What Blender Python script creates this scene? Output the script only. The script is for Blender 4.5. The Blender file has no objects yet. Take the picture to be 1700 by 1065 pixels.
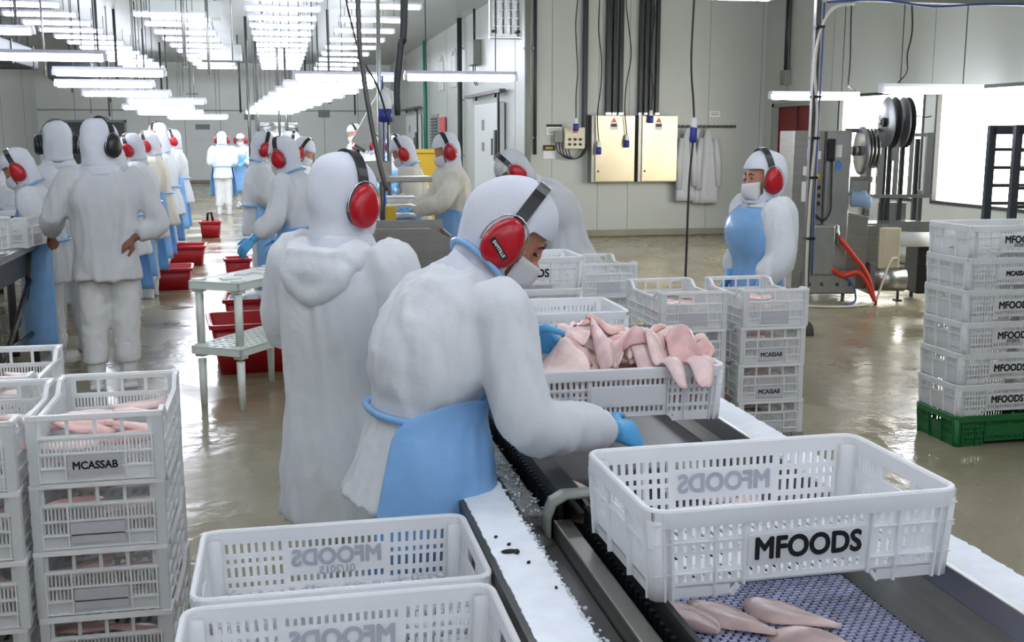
import bpy, bmesh, math, random
import numpy as np
from mathutils import Vector, Matrix, noise

random.seed(7)
PI = math.pi
SC = bpy.context.scene
COL = SC.collection

# ------------------------------------------------------------------ camera, world, exposure
CAM_H = 1.65
PITCH, YAW = math.radians(9.694), math.radians(11.966)
cam_d = bpy.data.cameras.new('camera')
cam_d.sensor_width = 36.0
cam_d.lens = 36.0 * 1800.0 / 1700.0
cam_d.clip_start, cam_d.clip_end = 0.05, 200
cam = bpy.data.objects.new('camera', cam_d)
COL.objects.link(cam)
cam.location = (0, 0, CAM_H)
cam.rotation_euler = (PI/2 - PITCH, 0, -YAW)
SC.camera = cam

world = bpy.data.worlds.new('hall_world')
SC.world = world
world.use_nodes = True
world.node_tree.nodes['Background'].inputs[0].default_value = (0.75, 0.82, 0.9, 1)
world.node_tree.nodes['Background'].inputs[1].default_value = 0.3
SC.view_settings.view_transform = 'Standard'
SC.view_settings.look = 'None'
SC.view_settings.gamma = 1.0
SC.view_settings.use_curve_mapping = False
SC.view_settings.exposure = 0.0
TUBE_W = 24.0      # light given off by the ceiling battens
LOW_W = 58.0       # light given off by the battens hung low over the work lines
NEAR_FILL_W = 25.0     # light given off by added, unseen fill battens over the near line
WIN_W = 9.0       # bright daylight openings

# ------------------------------------------------------------------ helpers: colour and materials
def lin(r, g, b):
    f = lambda c: (c/255/12.92) if c/255 <= 0.04045 else ((c/255+0.055)/1.055)**2.4
    return (f(r), f(g), f(b), 1)

MATS = {}
def mat(name, rgb, rough=0.5, metal=0.0, bump=0.0, bscale=40.0, var=0.0, vscale=6.0, transl=0.0, sss=0.0,
        coat=0.0, alpha=1.0, rand=0.0, spec=0.5, stretch=None, rvar=0.0):
    m = bpy.data.materials.new(name); m.use_nodes = True
    nt = m.node_tree; n = nt.nodes; l = nt.links
    b = n['Principled BSDF']; out = n['Material Output']
    c = lin(*rgb)
    b.inputs['Base Color'].default_value = c
    b.inputs['Roughness'].default_value = rough
    b.inputs['Metallic'].default_value = metal
    b.inputs['Specular IOR Level'].default_value = spec
    b.inputs['Coat Weight'].default_value = coat
    b.inputs['Coat Roughness'].default_value = 0.22
    b.inputs['Alpha'].default_value = alpha
    if sss:
        b.inputs['Subsurface Weight'].default_value = sss
        b.inputs['Subsurface Radius'].default_value = (0.02, 0.008, 0.006)
        b.inputs['Subsurface Scale'].default_value = 0.5
    tc = n.new('ShaderNodeTexCoord')
    src = tc.outputs['Object']
    if stretch:
        mp = n.new('ShaderNodeMapping'); mp.inputs['Scale'].default_value = stretch
        l.new(src, mp.inputs['Vector']); src = mp.outputs['Vector']
    col = None
    if var:
        t = n.new('ShaderNodeTexNoise'); t.inputs['Scale'].default_value = vscale; t.inputs['Detail'].default_value = 5
        l.new(src, t.inputs['Vector'])
        r = n.new('ShaderNodeMapRange'); r.inputs[1].default_value = 0.3; r.inputs[2].default_value = 0.7
        r.inputs[3].default_value = 1-var; r.inputs[4].default_value = 1+var
        l.new(t.outputs['Fac'], r.inputs[0])
        mx = n.new('ShaderNodeMix'); mx.data_type = 'RGBA'; mx.blend_type = 'MULTIPLY'
        mx.inputs[0].default_value = 1; mx.inputs[6].default_value = c
        l.new(r.outputs[0], mx.inputs[7]); col = mx.outputs[2]
        if rvar:
            r2 = n.new('ShaderNodeMapRange'); r2.inputs[1].default_value = 0.35; r2.inputs[2].default_value = 0.65
            r2.inputs[3].default_value = max(0.02, rough-rvar); r2.inputs[4].default_value = rough+rvar
            l.new(t.outputs['Fac'], r2.inputs[0]); l.new(r2.outputs[0], b.inputs['Roughness'])
    if rand:
        oi = n.new('ShaderNodeObjectInfo')
        hs = n.new('ShaderNodeHueSaturation')
        r = n.new('ShaderNodeMapRange'); r.inputs[3].default_value = 1-rand; r.inputs[4].default_value = 1+rand
        l.new(oi.outputs['Random'], r.inputs[0]); l.new(r.outputs[0], hs.inputs['Value'])
        r3 = n.new('ShaderNodeMapRange'); r3.inputs[3].default_value = 0.49; r3.inputs[4].default_value = 0.512
        l.new(oi.outputs['Random'], r3.inputs[0]); l.new(r3.outputs[0], hs.inputs['Hue'])
        if col is None: hs.inputs['Color'].default_value = c
        else: l.new(col, hs.inputs['Color'])
        col = hs.outputs['Color']
    if col is not None: l.new(col, b.inputs['Base Color'])
    nrm = None
    if bump:
        t = n.new('ShaderNodeTexNoise'); t.inputs['Scale'].default_value = bscale; t.inputs['Detail'].default_value = 4
        l.new(src, t.inputs['Vector'])
        bp = n.new('ShaderNodeBump'); bp.inputs['Strength'].default_value = bump; bp.inputs['Distance'].default_value = 0.01
        l.new(t.outputs['Fac'], bp.inputs['Height']); l.new(bp.outputs['Normal'], b.inputs['Normal']); nrm = bp
    if transl:
        td = n.new('ShaderNodeBsdfTranslucent'); td.inputs['Color'].default_value = c
        if col is not None: l.new(col, td.inputs['Color'])
        ms = n.new('ShaderNodeMixShader'); ms.inputs[0].default_value = transl
        l.new(b.outputs[0], ms.inputs[1]); l.new(td.outputs[0], ms.inputs[2]); l.new(ms.outputs[0], out.inputs[0])
    MATS[name] = m
    return m

def emis(name, rgb, strength):
    m = bpy.data.materials.new(name); m.use_nodes = True
    nt = m.node_tree; b = nt.nodes['Principled BSDF']
    b.inputs['Base Color'].default_value = lin(*rgb)
    b.inputs['Emission Color'].default_value = lin(*rgb)
    b.inputs['Emission Strength'].default_value = strength
    MATS[name] = m
    return m

# room
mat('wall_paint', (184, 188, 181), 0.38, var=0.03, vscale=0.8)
mat('wall_paint_brightened', (222, 225, 219), 0.45, var=0.02, vscale=0.8)  # wall paint lightened in place of light missing at the far end
mat('ceiling_paint', (188, 193, 190), 0.45, var=0.04, vscale=0.7)
mat('joint_grey', (150, 154, 150), 0.6)
mat('kerb', (140, 136, 118), 0.5, var=0.08)
mat('door_white', (214, 218, 215), 0.35)
mat('red_door', (120, 18, 22), 0.45, var=0.06)
mat('dark_grey', (46, 50, 52), 0.5)
mat('black_pipe', (34, 38, 42), 0.4)
mat('black', (18, 18, 20), 0.5)
mat('green_pipe', (40, 120, 100), 0.4)
mat('steel', (178, 180, 178), 0.32, metal=1.0, var=0.06, vscale=9)
mat('steel_brushed', (150, 148, 142), 0.38, metal=0.9, var=0.1, vscale=5, bump=0.03, bscale=120, stretch=(1, 1, 12))
mat('steel_warm', (186, 175, 148), 0.34, metal=0.8, var=0.1, vscale=2.0)
mat('steel_dark', (92, 92, 90), 0.42, metal=0.7, var=0.12, vscale=14)
mat('steel_speckled', (120, 122, 120), 0.5, metal=0.4, var=0.45, vscale=60, bump=0.4, bscale=90)
mat('grey_plastic', (128, 132, 124), 0.5)
mat('slate', (66, 72, 80), 0.45, metal=0.3)
mat('yellow', (196, 160, 30), 0.5)
mat('red_plastic', (168, 16, 26), 0.36, var=0.08, vscale=4)
mat('red_cup', (176, 14, 30), 0.28, var=0.06, vscale=20)
mat('black_cup', (26, 27, 30), 0.35)
mat('green_plastic', (28, 106, 54), 0.4, transl=0.1, var=0.06)
mat('white_plastic', (250, 251, 252), 0.36, transl=0.35, var=0.02, vscale=5)
mat('crate_rib', (252, 253, 253), 0.36, transl=0.25)
mat('crate_plastic', (244, 246, 246), 0.36, alpha=0.8, transl=0.35, var=0.05, vscale=7)
mat('plate_plastic', (214, 214, 218), 0.4, transl=0.25)
mat('board_white', (232, 238, 244), 0.6, var=0.05, vscale=16, bump=0.25, bscale=60)
mat('shelf_plastic', (214, 222, 214), 0.4, var=0.03)
mat('ink', (14, 14, 16), 0.6)
mat('ink_show_through', (186, 191, 202), 0.5, transl=0.2)
mat('paper', (228, 230, 230), 0.7)
mat('paper_red', (206, 90, 90), 0.7)
mat('paper_orange', (232, 120, 90), 0.7)
mat('sign_green', (0, 120, 84), 0.5)
mat('plug_blue', (36, 54, 140), 0.4)
mat('cable_blue', (60, 84, 150), 0.4)
mat('cable_white', (214, 210, 196), 0.5)
mat('cable_black', (24, 24, 26), 0.5)
mat('hose_red', (206, 58, 36), 0.4)
mat('coat_cloth', (224, 228, 231), 0.85, var=0.025, vscale=9, bump=0.35, bscale=26, spec=0.2, transl=0.08)
mat('coat_cream', (226, 222, 208), 0.85, var=0.03, vscale=9, bump=0.3, bscale=26, spec=0.2, transl=0.08)
mat('coat_grey', (206, 208, 210), 0.85, var=0.03, vscale=9, bump=0.3, bscale=26, spec=0.2, transl=0.08)
mat('hood_cloth', (222, 226, 234), 0.8, var=0.02, vscale=12, bump=0.3, bscale=22, spec=0.2, transl=0.08)
mat('trouser_cloth', (214, 216, 214), 0.85, var=0.03, vscale=9, bump=0.4, bscale=20, spec=0.2)
mat('rubber_white', (222, 224, 224), 0.45)
mat('mask_cloth', (238, 236, 238), 0.8, transl=0.2, bump=0.3, bscale=60, stretch=(1, 1, 6))
mat('apron_blue', (150, 200, 244), 0.22, var=0.1, vscale=6, bump=0.7, bscale=10, transl=0.3)
mat('glove_blue', (84, 168, 222), 0.35, bump=0.2, bscale=50)
mat('skin', (196, 138, 112), 0.5, sss=0.15)
mat('skin_dark', (120, 78, 58), 0.5, sss=0.1)
mat('eye_dark', (20, 16, 14), 0.3)
mat('brow', (54, 36, 28), 0.7)
mat('wire', (200, 204, 208), 0.25, metal=1.0)
mat('fillet', (236, 208, 202), 0.32, var=0.14, vscale=14, sss=0.15, rand=0.09, coat=0.45, bump=0.3, bscale=30, stretch=(1, 3, 1))
mat('fillet_rosy', (224, 180, 174), 0.32, var=0.22, vscale=12, sss=0.15, rand=0.08, coat=0.45, bump=0.3, bscale=30, stretch=(1, 3, 1))
mat('belt_navy', (24, 32, 92), 0.35, var=0.25, vscale=9)
mat('belt_link', (196, 200, 226), 0.35, var=0.3, vscale=5, rand=0.2)  # wet shine on the blue belt painted as a pale link colour
mat('belt_black', (30, 32, 36), 0.35, var=0.2, vscale=12)
mat('rubber_black', (24, 30, 30), 0.45, var=0.15, vscale=20)
mat('ice', (226, 232, 236), 0.25, var=0.1, vscale=30, transl=0.3, bump=0.5, bscale=60)
mat('reel_grey', (150, 152, 156), 0.35, metal=0.5)
mat('film', (220, 212, 186), 0.4)
mat('motor_blue', (150, 176, 204), 0.4)
mat('label_blue', (70, 130, 200), 0.5)
mat('lens', (120, 140, 130), 0.2)
mat('housing', (206, 210, 226), 0.4)
emis('tube_light', (240, 244, 255), TUBE_W)
emis('tube_low', (240, 244, 255), LOW_W)
emis('tube_near_fill', (240, 244, 255), NEAR_FILL_W)
emis('daylight', (255, 250, 238), WIN_W)

# ------------------------------------------------------------------ helpers: meshes and objects
class MB:
    """collects simple shapes into one mesh"""
    def __init__(s): s.v = []; s.f = []
    def add(s, v, f):
        o = len(s.v); s.v += [tuple(p) for p in v]; s.f += [tuple(i+o for i in q) for q in f]; return s
    def box(s, x0, x1, y0, y1, z0, z1):
        v = [(x0,y0,z0),(x1,y0,z0),(x1,y1,z0),(x0,y1,z0),(x0,y0,z1),(x1,y0,z1),(x1,y1,z1),(x0,y1,z1)]
        return s.add(v, [(0,3,2,1),(4,5,6,7),(0,1,5,4),(1,2,6,5),(2,3,7,6),(3,0,4,7)])
    def beam(s, a, b, w, h=None):
        a, b = Vector(a), Vector(b); t = (b-a).normalized(); h = h or w
        u = Vector((0,0,1)) if abs(t.z) < 0.9 else Vector((1,0,0))
        r = t.cross(u).normalized()*w/2; u = r.cross(t).normalized()*h/2
        v = [a-r-u, a+r-u, a+r+u, a-r+u, b-r-u, b+r-u, b+r+u, b-r+u]
        return s.add(v, [(0,1,2,3),(7,6,5,4),(0,4,5,1),(1,5,6,2),(2,6,7,3),(3,7,4,0)])
    def loft(s, rings, cap=True):
        n = len(rings[0]); v = [p for r in rings for p in r]; f = []
        for i in range(len(rings)-1):
            for j in range(n):
                k = (j+1) % n
                f.append((i*n+j, i*n+k, (i+1)*n+k, (i+1)*n+j))
        if cap:
            f.append(tuple(range(n-1, -1, -1))); f.append(tuple(range((len(rings)-1)*n, len(rings)*n)))
        return s.add(v, f)
    def tube(s, pts, r, seg=8, cap=True):
        pts = [Vector(p) for p in pts]; rr = r if hasattr(r, '__len__') else [r]*len(pts)
        rings = []; u = None
        for i, p in enumerate(pts):
            t = (pts[min(i+1, len(pts)-1)] - pts[max(i-1, 0)]).normalized()
            if u is None:
                u = t.cross(Vector((0,0,1)) if abs(t.z) < 0.9 else Vector((1,0,0))).normalized()
            else:
                u = (u - t*u.dot(t)).normalized()
            w = t.cross(u)
            rings.append([p + (u*math.cos(2*PI*j/seg) + w*math.sin(2*PI*j/seg))*rr[i] for j in range(seg)])
        return s.loft(rings, cap)
    def ell(s, c, rx, ry, rz, seg=12, rows=8, M=None):
        c = Vector(c); rings = []
        for i in range(rows+1):
            a = -PI/2 + PI*(i+0.02 if i == 0 else (i-0.02 if i == rows else i))/rows
            ring = []
            for j in range(seg):
                b = 2*PI*j/seg
                p = Vector((rx*math.cos(a)*math.cos(b), ry*math.cos(a)*math.sin(b), rz*math.sin(a)))
                ring.append(c + (M @ p if M else p))
            rings.append(ring)
        return s.loft(rings)
    def lathe(s, prof, c=(0,0,0), axis='z', seg=20):
        rings = []
        for r, h in prof:
            ring = []
            for j in range(seg):
                a = 2*PI*j/seg; p = (r*math.cos(a), r*math.sin(a), h)
                if axis == 'x': p = (p[2], p[0], p[1])
                if axis == 'y': p = (p[1], p[2], p[0])
                ring.append((c[0]+p[0], c[1]+p[1], c[2]+p[2]))
            rings.append(ring)
        return s.loft(rings)
    def panel(s, O, ux, uz, W, H, t, holes, x0=0.0):
        """a slab W x H seen from outside, thickness t inwards, with real rectangular holes; ux across, uz up"""
        O, ux, uz = Vector(O), Vector(ux), Vector(uz); nn = ux.cross(uz)
        xs = sorted({round(x0,5), round(x0+W,5)} | {round(h[0],5) for h in holes} | {round(h[1],5) for h in holes})
        zs = sorted({0.0, round(H,5)} | {round(h[2],5) for h in holes} | {round(h[3],5) for h in holes})
        nx, nz = len(xs)-1, len(zs)-1
        solid = [[True]*nz for _ in range(nx)]
        for h in holes:
            for i in range(nx):
                if h[0]-3e-5 <= xs[i] and xs[i+1] <= h[1]+3e-5:
                    for k in range(nz):
                        if h[2]-3e-5 <= zs[k] and zs[k+1] <= h[3]+3e-5: solid[i][k] = False
        idx = {}; v = []; f = []
        def V(i, k, b):
            if (i,k,b) not in idx:
                idx[(i,k,b)] = len(v); v.append(O + ux*xs[i] + uz*zs[k] - (nn*t if b else nn*0))
            return idx[(i,k,b)]
        for i in range(nx):
            for k in range(nz):
                if not solid[i][k]: continue
                f.append((V(i,k,0),V(i+1,k,0),V(i+1,k+1,0),V(i,k+1,0)))
                f.append((V(i,k,1),V(i,k+1,1),V(i+1,k+1,1),V(i+1,k,1)))
                if i == 0 or not solid[i-1][k]: f.append((V(i,k,0),V(i,k+1,0),V(i,k+1,1),V(i,k,1)))
                if i == nx-1 or not solid[i+1][k]: f.append((V(i+1,k,0),V(i+1,k,1),V(i+1,k+1,1),V(i+1,k+1,0)))
                if k == 0 or not solid[i][k-1]: f.append((V(i,k,0),V(i,k,1),V(i+1,k,1),V(i+1,k,0)))
                if k == nz-1 or not solid[i][k+1]: f.append((V(i,k+1,0),V(i+1,k+1,0),V(i+1,k+1,1),V(i,k+1,1)))
        return s.add(v, f)
    def mesh(s, name, material=None, smooth=False):
        me = bpy.data.meshes.new(name); me.from_pydata(s.v, [], s.f); me.update()
        if material: me.materials.append(MATS[material])
        if smooth:
            for p in me.polygons: p.use_smooth = True
        return me
    def build(s, name, material, parent=None, smooth=False, bevel=0.0, loc=None):
        return link(name, s.mesh(name, material, smooth), parent, bevel, loc)

def link(name, me, parent=None, bevel=0.0, loc=None):
    o = bpy.data.objects.new(name, me); COL.objects.link(o)
    if parent is not None: o.parent = parent
    if loc is not None: o.location = loc
    if bevel:
        md = o.modifiers.new('bevel', 'BEVEL'); md.width = bevel; md.segments = 2; md.limit_method = 'ANGLE'
    return o
def tag(o, label=None, cat=None, group=None, kind=None):
    if label: o['label'] = label
    if cat: o['category'] = cat
    if group: o['group'] = group
    if kind: o['kind'] = kind
    return o
def thing(name, label, cat, loc=(0,0,0), rz=0.0, group=None, scale=1.0):
    o = bpy.data.objects.new(name, None); COL.objects.link(o)
    o.empty_display_size = 0.1; o.location = loc; o.rotation_euler = (0, 0, rz); o.scale = (scale,)*3
    return tag(o, label, cat, group)
def struct(o): o['kind'] = 'structure'; return o
def copy_tree(o, loc=None, rz=None, label=None, group=None, parent=None):
    c = o.copy(); COL.objects.link(c)
    if parent is not None: c.parent = parent
    if loc is not None: c.location = loc
    if rz is not None: c.rotation_euler = (0, 0, rz)
    if label: c['label'] = label
    if group: c['group'] = group
    for ch in o.children: copy_tree(ch, parent=c)
    return c

TMP = bpy.data.scenes.new('scratch')
def evaluated_mesh(o, name):
    TMP.collection.objects.link(o)
    with bpy.context.temp_override(scene=TMP, view_layer=TMP.view_layers[0]):
        dg = bpy.context.evaluated_depsgraph_get(); dg.update()
        me = bpy.data.meshes.new_from_object(o.evaluated_get(dg))
    me.name = name
    TMP.collection.objects.unlink(o); d = o.data; bpy.data.objects.remove(o)
    if d.users == 0:
        (bpy.data.meshes if isinstance(d, bpy.types.Mesh) else bpy.data.curves).remove(d)
    return me
def skin_mesh(mb, name, material, voxel=0.012, smooth=3, wrinkle=0.0, wf=(10, 10, 3.4)):
    """fuses overlapping closed shapes into one continuous surface, then folds it a little like cloth"""
    o = bpy.data.objects.new(name, mb.mesh(name))
    r = o.modifiers.new('fuse', 'REMESH'); r.mode = 'VOXEL'; r.voxel_size = voxel
    if smooth:
        sm = o.modifiers.new('smooth', 'SMOOTH'); sm.factor = 0.5; sm.iterations = smooth
    me = evaluated_mesh(o, name)
    if wrinkle:
        n = len(me.vertices); co = np.empty(n*3); me.vertices.foreach_get('co', co); co = co.reshape(-1, 3)
        no = np.array([v.normal[:] for v in me.vertices])
        off = Vector((random.uniform(0, 50), random.uniform(0, 50), random.uniform(0, 50)))
        d = np.empty(n)
        for i in range(n):
            x, y, z = co[i]
            p = Vector((x*wf[0], y*wf[1], z*wf[2])) + off
            wv = noise.noise(p*.6)*1.2
            q = noise.noise(p + Vector((wv, wv, wv*.5))); q2 = noise.noise(p*2.3 + Vector((7, 3, 1))); q3 = noise.noise(Vector((x*17, y*17, z*7)) + off)
            d[i] = (.55-abs(q)*2.2)*0.6 + q2*0.2 + (.5-abs(q3)*2)*.22
        co += no*(d*wrinkle)[:, None]
        me.vertices.foreach_set('co', co.ravel()); me.update()
    me.materials.clear(); me.materials.append(MATS[material])
    for p in me.polygons: p.use_smooth = True
    return me
TEXTS = {}
def text_mesh(body, size, bold=0.0, mirror=False, sx=1.0):
    key = (body, size, bold, mirror, sx)
    if key not in TEXTS:
        c = bpy.data.curves.new('lettering', 'FONT'); c.body = body; c.size = size; c.align_x = 'CENTER'; c.align_y = 'CENTER'
        c.extrude = 0.0004; c.resolution_u = 4
        me = evaluated_mesh(bpy.data.objects.new('lettering', c), 'lettering')
        v = [p.co.copy() for p in me.vertices]; f = [tuple(p.vertices) for p in me.polygons]; mb = MB()
        for q, a in enumerate(((0, 0), (1, 0), (-1, 0), (0, 1), (0, -1), (.7, .7), (-.7, .7), (.7, -.7), (-.7, -.7)) if bold else ((0, 0),)):
            mb.add([((p.x+a[0]*bold)*(-sx if mirror else sx), p.y+a[1]*bold, p.z+q*.00006) for p in v], f)
        TEXTS[key] = mb.mesh('lettering')
    return TEXTS[key].copy()
def text(body, size, material, loc, rot, parent, bold=0.0, mirror=False, sx=1.0):
    me = text_mesh(body, size, bold, mirror, sx)
    me.materials.clear(); me.materials.append(MATS[material])
    o = link('lettering', me, parent); o.location = loc; o.rotation_euler = rot
    return o
FACE_S = (PI/2, 0, 0)          # lettering that faces the camera side (-Y)
FACE_W = (PI/2, 0, -PI/2)      # lettering that faces -X
def sag(a, b, drop, n=10):
    a, b = Vector(a), Vector(b)
    return [a.lerp(b, i/n) - Vector((0, 0, drop*4*(i/n)*(1-i/n))) for i in range(n+1)]
# ------------------------------------------------------------------ the setting
CEIL, FARY, LEFTX, RIGHTX, ENDY, SIDEX, NEARY = 4.15, 40.0, -8.0, 8.0, 17.3, 4.0, -4.0

def wet_floor():
    m = bpy.data.materials.new('wet_floor'); m.use_nodes = True
    nt = m.node_tree; n = nt.nodes; l = nt.links; b = n['Principled BSDF']
    tc = n.new('ShaderNodeTexCoord')
    t = n.new('ShaderNodeTexNoise'); t.inputs['Scale'].default_value = 0.55; t.inputs['Detail'].default_value = 6
    l.new(tc.outputs['Object'], t.inputs['Vector'])
    cr = n.new('ShaderNodeValToRGB'); e = cr.color_ramp.elements
    e[0].position = 0.3; e[0].color = lin(124, 116, 92); e[1].position = 0.72; e[1].color = lin(158, 150, 126)
    l.new(t.outputs['Fac'], cr.inputs[0]); l.new(cr.outputs[0], b.inputs['Base Color'])
    t2 = n.new('ShaderNodeTexNoise'); t2.inputs['Scale'].default_value = 1.3; t2.inputs['Detail'].default_value = 3
    l.new(tc.outputs['Object'], t2.inputs['Vector'])
    mr = n.new('ShaderNodeMapRange'); mr.inputs[1].default_value = 0.4; mr.inputs[2].default_value = 0.62
    mr.inputs[3].default_value = 0.12; mr.inputs[4].default_value = 0.34
    l.new(t2.outputs['Fac'], mr.inputs[0]); l.new(mr.outputs[0], b.inputs['Roughness'])
    t3 = n.new('ShaderNodeTexNoise'); t3.inputs['Scale'].default_value = 9; t3.inputs['Detail'].default_value = 3
    l.new(tc.outputs['Object'], t3.inputs['Vector'])
    bp = n.new('ShaderNodeBump'); bp.inputs['Strength'].default_value = 0.16; bp.inputs['Distance'].default_value = 0.03
    l.new(t3.outputs['Fac'], bp.inputs['Height']); l.new(bp.outputs['Normal'], b.inputs['Normal'])
    MATS['wet_floor'] = m
wet_floor()
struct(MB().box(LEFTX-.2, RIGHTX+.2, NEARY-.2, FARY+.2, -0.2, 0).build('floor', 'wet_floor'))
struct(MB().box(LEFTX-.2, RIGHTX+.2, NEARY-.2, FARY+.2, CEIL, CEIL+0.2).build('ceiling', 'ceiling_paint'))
struct(MB().box(LEFTX-.2, LEFTX, NEARY, FARY, 0, CEIL).build('wall_left', 'wall_paint_brightened'))
struct(MB().box(LEFTX, SIDEX+.2, FARY, FARY+.2, 0, CEIL).build('wall_far', 'wall_paint_brightened'))
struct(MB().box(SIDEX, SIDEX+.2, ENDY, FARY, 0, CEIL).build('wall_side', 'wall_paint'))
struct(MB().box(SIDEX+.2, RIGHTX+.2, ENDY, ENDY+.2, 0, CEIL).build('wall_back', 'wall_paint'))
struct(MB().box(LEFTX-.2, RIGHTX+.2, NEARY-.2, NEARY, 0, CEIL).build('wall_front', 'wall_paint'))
# right wall with its red door and two bright openings
wr = MB(); wr.panel((RIGHTX, ENDY, 0), (0, -1, 0), (0, 0, 1), ENDY-NEARY, CEIL, 0.2,
                   [(ENDY-16.97, ENDY-15.45, 0, 2.16), (ENDY-14.74, ENDY-12.6, .84, 2.2), (ENDY-12.3, ENDY-8.6, .84, 2.2)])
o = struct(wr.build('wall_right', 'wall_paint'))
# wall panel joints
tn = 0
def trim(mb, material='joint_grey', smooth=False):
    global tn; tn += 1
    return struct(mb.build('trim_%d' % tn, material, smooth=smooth))
for x in (4.32, 5.1, 5.62, 7.0, 7.92): trim(MB().box(x, x+.012, ENDY-.004, ENDY+.01, .1, CEIL))
for y in (15.0, 12.45, 10.2): trim(MB().box(RIGHTX-.004, RIGHTX+.01, y, y+.012, 2.25 if y > 8 else 0.1, CEIL))
for y in (18.6, 24.4, 26.4, 30.4, 34.8): trim(MB().box(SIDEX-.004, SIDEX+.01, y, y+.015, .1, CEIL))
for x in (-6.8, -5.6, -4.4, -3.2, -2.0, -.8, .4, 1.6, 2.8): trim(MB().box(x, x+.02, FARY-.006, FARY+.01, .1, CEIL))
trim(MB().box(LEFTX, SIDEX, FARY-.03, FARY, 2.5, 2.54))
for y in (14, 17, 20, 23, 26, 29, 32, 35, 38): trim(MB().box(LEFTX-.01, LEFTX+.006, y, y+.03, .1, CEIL))
struct(MB().box(SIDEX, RIGHTX, ENDY-.09, ENDY, 0, .11).build('baseboard_back', 'kerb', bevel=.02))
struct(MB().box(RIGHTX-.09, RIGHTX, NEARY, 15.4, 0, .11).build('baseboard_right', 'kerb', bevel=.02))
struct(MB().box(SIDEX-.09, SIDEX, ENDY, FARY, 0, .11).build('baseboard_side', 'kerb', bevel=.02))
struct(MB().box(LEFTX, SIDEX, FARY-.09, FARY, 0, .11).build('baseboard_far', 'kerb', bevel=.02))
# corner post of the end wall
trim(MB().box(3.97, 4.1, ENDY-.03, ENDY+.05, 0, CEIL), 'wall_paint')
# bright openings: pane and frame
def opening(n, y0, y1, z0, z1, bars):
    w = bpy.data.objects.new('window_%d' % n, None); COL.objects.link(w); w.location = (RIGHTX, 0, 0); struct(w)
    MB().box(.16, .18, y0, y1, z0, z1).build('pane', 'daylight', w)
    f = MB().box(-.01, .05, y0-.03, y0+.01, z0-.03, z1+.03).box(-.01, .05, y1-.01, y1+.03, z0-.03, z1+.03)
    f.box(-.01, .05, y0, y1, z0-.03, z0+.01).box(-.01, .05, y0, y1, z1-.01, z1+.03)
    f.build('frame', 'dark_grey', w)
    for b in bars: MB().box(.1, .13, b, b+.02, z0, z1).build('strip_edge', 'joint_grey', w)
    return w
opening(1, 12.6, 14.74, .84, 2.2, ())
opening(2, 8.6, 12.3, .84, 2.2, (9.4, 10.3))
# red door with its exit sign and frame
d = bpy.data.objects.new('door_1', None); COL.objects.link(d); d.location = (RIGHTX, 0, 0); struct(d)
MB().box(.08, .13, 15.5, 16.92, 0, 2.12).build('leaf', 'red_door', d)
MB().box(.06, .08, 16.2, 16.215, 0, 2.12).build('leaf_joint', 'dark_grey', d)
MB().box(-.01, .1, 16.9, 16.98, 0, 2.17).box(-.01, .1, 15.44, 15.5, 0, 2.17).box(-.01, .1, 15.44, 16.98, 2.11, 2.17).build('frame', 'joint_grey', d)
MB().box(.05, .07, 15.7, 16.7, .95, .99).build('push_bar', 'steel', d)
s = MB().box(.06, .078, 16.33, 16.53, 1.42, 1.6).build('exit_sign', 'sign_green', d)
MB().box(.056, .06, 16.41, 16.45, 1.44, 1.58).box(.056, .06, 16.36, 16.5, 1.5, 1.52).build('pictogram', 'paper', s)
s = MB().box(.05, .07, 15.55, 15.74, 1.66, 1.92).build('notice', 'sign_green', d)

# sliding cold-store doors on the side wall
def slide_door(n, y0, y1, h):
    w = bpy.data.objects.new('door_%d' % n, None); COL.objects.link(w); w.location = (SIDEX, 0, 0); struct(w)
    MB().box(-.12, -.02, y0, y1, .02, h).build('leaf', 'door_white', w, bevel=.02)
    MB().box(-.16, -.05, y0-.2, y1+1.0, h+.16, h+.22).build('rail', 'steel_dark', w)
    for y in (y0+.3, y1-.3): MB().lathe([(.001,-.02),(.06,-.02),(.06,.02),(.001,.02)], (-.14, y, h+.14), 'x').build('roller', 'black', w)
    MB().box(-.15, -.12, y0-.01, y0+.07, .1, h+.15).build('edge_strip', 'black', w)
    MB().box(-.18, -.12, y0+.12, y0+.26, 1.2, 1.75).build('latch', 'steel_dark', w)
    MB().tube([(-.2, y0+.3, 1.3), (-.2, y0+.3, 1.6)], .015).build('handle', 'black', w)
    MB().box(-.135, -.119, y1-1.1, y1-.9, 1.75, 1.95).box(-.135, -.119, y1-1.1, y1-.9, 1.35, 1.52).build('notice', 'grey_plastic', w)
slide_door(2, 19.4, 22.0, 2.25)
slide_door(3, 31.2, 34.2, 2.25)
# hinged grey doors on the far wall
for k, (x, w_) in enumerate(((-7.6, 1.3), (-6.2, 1.0))):
    w = bpy.data.objects.new('door_%d' % (k+4), None); COL.objects.link(w); w.location = (x, FARY, 0); struct(w)
    MB().box(0, w_, -.06, -.01, .05, 2.1).build('leaf', 'steel_dark', w)
    MB().box(-.06, 0, -.08, 0, 0, 2.18).box(w_, w_+.06, -.08, 0, 0, 2.18).box(-.06, w_+.06, -.08, 0, 2.1, 2.18).build('frame', 'joint_grey', w)

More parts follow.
